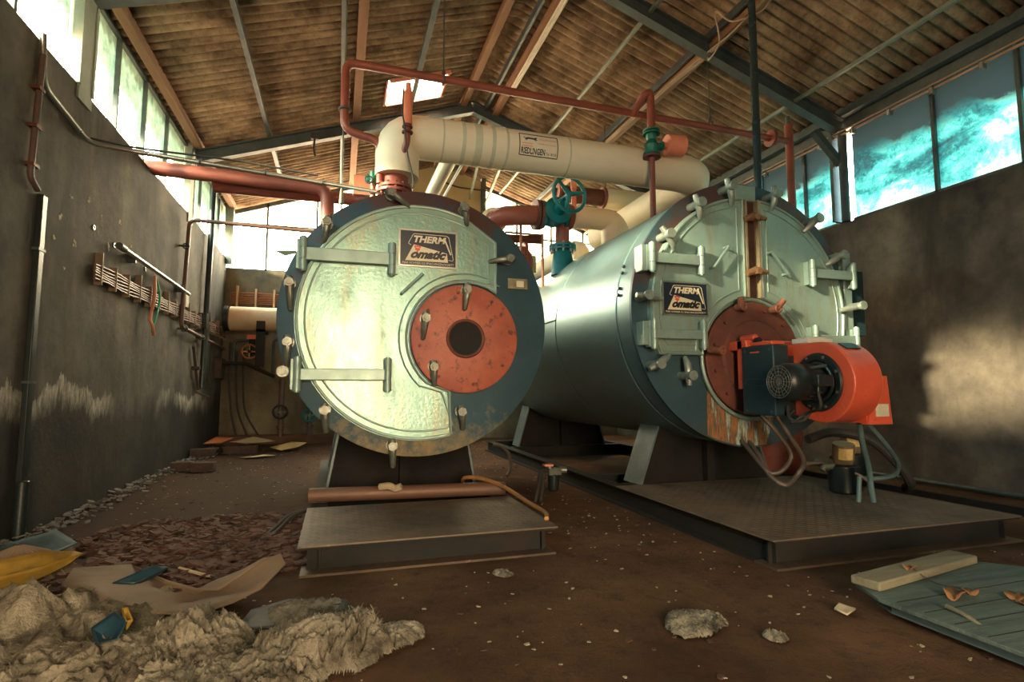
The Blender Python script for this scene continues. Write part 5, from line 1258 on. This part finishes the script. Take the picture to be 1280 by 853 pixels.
tag(q.build('floor_litter', mat('pale_litter', (.42, .37, .27), (.25, .2, .14), .9, 0, 12), smooth=0), 'tiny pale flakes littered over the whole floor', 'litter', kind='stuff')
q = MB()
for _ in range(420):
    x = rnd.uniform(-2.6, 6.8); y = rnd.uniform(1.9, 14)
    if (-.3 < x < 1.75 and 4.1 < y < 9.4) or (2.95 < x < 5.7 and 3.25 < y < 11.7): continue
    flake(q, x, y, .003, rnd.uniform(.008, .03), rnd, .006)
tag(q.build('floor_crumbs', M_FLAKE, smooth=0), 'dark crumbs littered over the whole floor', 'crumbs', kind='stuff')
# debris along the left wall foot
q = MB()
for _ in range(420):
    y = rnd.uniform(5.2, 13.8); x = XL + .02 + abs(rnd.gauss(0, .16)); flake(q, x, y, rnd.uniform(.003, .05), rnd.uniform(.01, .05), rnd)
tag(q.build('plaster_rubble', mat('grey_plaster_rubble', (.20, .20, .19), (.11, .10, .10), .9, 0, 7), smooth=0), 'grey plaster crumbs fallen along the left wall foot', 'rubble', kind='stuff')
# bricks and papers at the back left
def brick(x, y, z, rot, label, s=(.26, .13, .13)):
    o = MB().obox((x, y, z + s[2] / 2), s, Matrix.Rotation(rot, 3, 'Z')).build('brick', M_BRICK, bevel=.012); return tag(o, label, 'brick', 'bricks by the left wall')
brick(-2.33, 10.1, 0, .15, 'nearest dark brick lying beside the left wall', (.32, .16, .15))
brick(-2.00, 9.95, 0, -.1, 'dark brick touching the right end of the nearest brick', (.34, .16, .15))
brick(-2.42, 11.9, 0, .2, 'dark brick further back by the left wall under the orange paper', (.42, .2, .18))
brick(-1.85, 12.5, 0, -.1, 'dark block under the crumpled papers at the back', (.62, .2, .16))
slab('orange_paper', [(-2.5, 12.3, .05), (-2.35, 12.75, .16), (-2.0, 12.6, .10), (-2.15, 12.15, .03)], .19, .005, mat('orange_paper', (.62, .23, .10), (.5, .18, .08), .8, 0, 4), 'orange sheet of paper lying on the dark brick at the back', 'paper', bump=.06)
slab('crumpled_paper', [(-2.1, 12.7, .05), (-1.7, 13.1, .12), (-1.25, 12.95, .05), (-1.4, 12.5, .03), (-1.8, 12.4, .03)], .18, .005, M_PAPER, 'crumpled beige paper on the dark block at the back', 'paper', bump=.1)
slab('yellow_paper', [(-1.35, 12.9, .02), (-.95, 13.2, .12), (-.62, 13.1, .14), (-.75, 12.7, .04), (-1.1, 12.55, .02)], .02, .005, mat('yellowed_paper', (.58, .45, .20), (.46, .35, .16), .85, 0, 4), 'yellowed paper sheet propped on the floor near the back plinth', 'paper', bump=.06)
slab('beige_paper', [(-1.75, 11.6, .02), (-1.3, 11.8, .03), (-1.1, 11.6, .02), (-1.5, 11.4, .02)], .01, .004, M_PAPER, 'flat beige scrap of paper in front of the papers at the back', 'paper', bump=.03)

# wooden panel with plank, leaves and stick, lower right
t = thing('wooden_panel', (3.9, 2.1, 0), 'weathered teal-grey wooden panel lying at the lower right corner', 'panel')
PH = .13
outl = [(3.02, 2.68), (2.93, 2.46), (2.95, 1.5), (4.75, 1.4), (4.6, 2.35), (4.16, 2.80)]
ridges = 9
q = MB(); q.prism([(a, b) for a, b in outl], (0, 0, PH - .022), (1, 0, 0), (0, 1, 0), (0, 0, .022))
q.build('boards', M_PALLET, t, smooth=0, bevel=.004)
q = MB()
for k in range(6): q.bar((2.97, 2.38 - k * .15, PH + .0005), (4.65, 2.42 - k * .165, PH + .0005), .006, .002)
tag(q.build('board_gap', M_BEAM, t, smooth=0), kind='stuff')
q = MB().prism([(3.08, 2.62), (3.00, 2.44), (3.02, 1.55), (3.12, 1.55), (3.10, 2.42), (3.16, 2.60)], (0, 0, .045), (1, 0, 0), (0, 1, 0), (0, 0, .055)).build('underside_batten', M_BLUEG, t, smooth=0)
build_split(MB().box((3.2, 2.3, 0), (4.3, 2.42, PH - .022)).box((3.2, 1.6, 0), (4.3, 1.72, PH - .022)), 'runner', M_BEAM, t, smooth=0)
o = MB().bar((3.00, 2.60, PH + .028), (4.12, 2.80, PH + .028), .17, .052).build('plank', M_PLANK, bevel=.01); tag(o, 'short pale plank lying across the back edge of the wooden panel', 'plank')
def leaf(x, y, z, s, rot, label, lobes=5, fold=.5):
    q = MB(); n = 30; cen = len(q.v); q.v.append(V((x, y, z + .006)))
    for k in range(n):
        a = 2 * pi * k / n; r_ = s * (.62 + .38 * abs(cos(lobes * a / 2)))
        dx, dy_ = r_ * cos(a), r_ * sin(a) * .75
        h = fold * abs(dy_) + .12 * s * sin(3 * a + 1)
        q.v.append(V((x + dx * cos(rot) - dy_ * sin(rot), y + dx * sin(rot) + dy_ * cos(rot), z + max(.002, h))))
    q.f += [(cen, cen + 1 + k, cen + 1 + (k + 1) % n) for k in range(n)]
    o = q.build('dry_leaf', M_LEAF, smooth=60); so = o.modifiers.new('thickness', 'SOLIDIFY'); so.thickness = .0015
    return tag(o, label, 'leaf', 'dry leaves on the wooden panel')
leaf(3.36, 2.34, PH, .085, .4, 'curled brown leaf leftmost on the wooden panel', 2, .9)
leaf(3.50, 2.36, PH, .06, .9, 'small orange-brown leaf just right of the leftmost curled leaf', 3, .6)
leaf(3.68, 2.22, PH, .085, .2, 'largest orange leaf with lobes on the wooden panel', 5, .5)
leaf(3.58, 2.14, PH, .045, 1.2, 'smallest brown leaf below the largest orange leaf', 3, .8)
leaf(3.42, 2.64, PH + .055, .05, .3, 'brown leaf scrap on the pale plank edge', 3, .8)
hose('bare_stick', [(3.12, 2.22, PH + .02), (3.10, 2.10, .14), (3.10, 1.95, .08), (3.18, 1.80, .03), (3.3, 1.7, .02)], .012, M_PLANK, 'bare twig leaning over the left edge of the wooden panel', 'stick')
hose('bent_wire', [(3.42, 2.64, PH + .07), (3.46, 2.52, PH + .01), (3.55, 2.38, PH + .01), (3.62, 2.28, PH + .012)], .003, M_RUBBER, 'thin dark wire from the plank to the leaves', 'wire')
slab('wood_chip', [(2.78, 2.62, .01), (2.86, 2.66, .02), (2.90, 2.58, .01), (2.80, 2.55, .0)], .006, .01, M_PAPER, 'small tan wood chip on the floor left of the wooden panel', 'wood chip')

# ------------------------------------------------------------------ light
w = bpy.data.worlds.new('overcast'); sc.world = w; w.use_nodes = True
nt = w.node_tree; nt.nodes.clear()
tc = N(nt, 'ShaderNodeTexCoord'); sep = N(nt, 'ShaderNodeSeparateXYZ'); L(nt, tc.outputs['Generated'], sep.inputs[0])
fy = mth(nt, 'ADD', mth(nt, 'MULTIPLY', sep.outputs[1], .5), .5)
c = ramp(nt, fy, [(0.0, (2.2, 1.65, 1.0)), (.06, (2.0, 1.55, 1.0)), (.14, (.9, 1.1, 1.1)), (.28, (.42, .80, .88)), (.60, (.66, .95, .92)), (.78, (1.6, 1.45, 1.10)), (1.0, (2.7, 2.25, 1.5))]).outputs[0]
up = ramp(nt, mth(nt, 'ADD', mth(nt, 'MULTIPLY', sep.outputs[2], .5), .5), [(.495, (0, 0, 0)), (.51, (1, 1, 1))]).outputs[0]
c = mixc(nt, up, (.92, .60, .36), c)
bg = N(nt, 'ShaderNodeBackground'); L(nt, c, bg.inputs[0]); bg.inputs[1].default_value = 9.0
L(nt, bg.outputs[0], N(nt, 'ShaderNodeOutputWorld').inputs[0])
w.cycles.sampling_method = 'MANUAL'; w.cycles.sample_map_resolution = 512
def portal(name, loc, rot, sx, sy):
    l = bpy.data.lights.new(name, 'AREA'); l.shape = 'RECTANGLE'; l.size = sx; l.size_y = sy; l.cycles.is_portal = True
    o = bpy.data.objects.new(name, l); COL.objects.link(o); o.location = loc; o.rotation_euler = rot
portal('daylight_left', (XL - .35, 7.1, 5.08), (0, R(-90), 0), 1.27, 15.1)
portal('daylight_back', (-.8, YB + .4, 5.3), (R(-90), 0, 0), 3.7, 2.4)
portal('daylight_back_right', (5.75, YB + .4, 5.3), (R(-90), 0, 0), 4.1, 2.4)
portal('daylight_gate', (.45, YF - .35, 1.9), (R(90), 0, 0), 1.8, 3.8)
portal('daylight_right', (XR + .4, 6.85, 4.8), (0, R(90), 0), 1.6, 15.6)
sl = bpy.data.lights.new('low_sun', 'SUN'); sl.energy = 13.0; sl.angle = R(5); sl.color = (1, .80, .50)
so = bpy.data.objects.new('low_sun', sl); COL.objects.link(so)
d = V((1, .36, -.318)).normalized(); so.rotation_euler = d.to_track_quat('-Z', 'Y').to_euler()

cam = bpy.data.cameras.new('camera'); co = bpy.data.objects.new('camera', cam); COL.objects.link(co)
co.location = (0, 0, 1.3); co.rotation_euler = (R(95.0), 0, R(-17.42)); cam.sensor_width = 36; cam.lens = 691 / 1280 * 36; cam.clip_end = 200; cam.clip_start = .05
sc.camera = co
sc.view_settings.view_transform = 'Standard'; sc.view_settings.look = 'None'; sc.view_settings.gamma = 1; sc.view_settings.exposure = 1.2
sc.view_settings.use_curve_mapping = False
cy = sc.cycles
cy.use_denoising = True; cy.denoiser = 'OPENIMAGEDENOISE'; cy.max_bounces = 10; cy.diffuse_bounces = 5; cy.glossy_bounces = 3; cy.transmission_bounces = 4; cy.transparent_max_bounces = 8
cy.sample_clamp_indirect = 8; cy.caustics_reflective = False; cy.caustics_refractive = False; cy.blur_glossy = 1.0
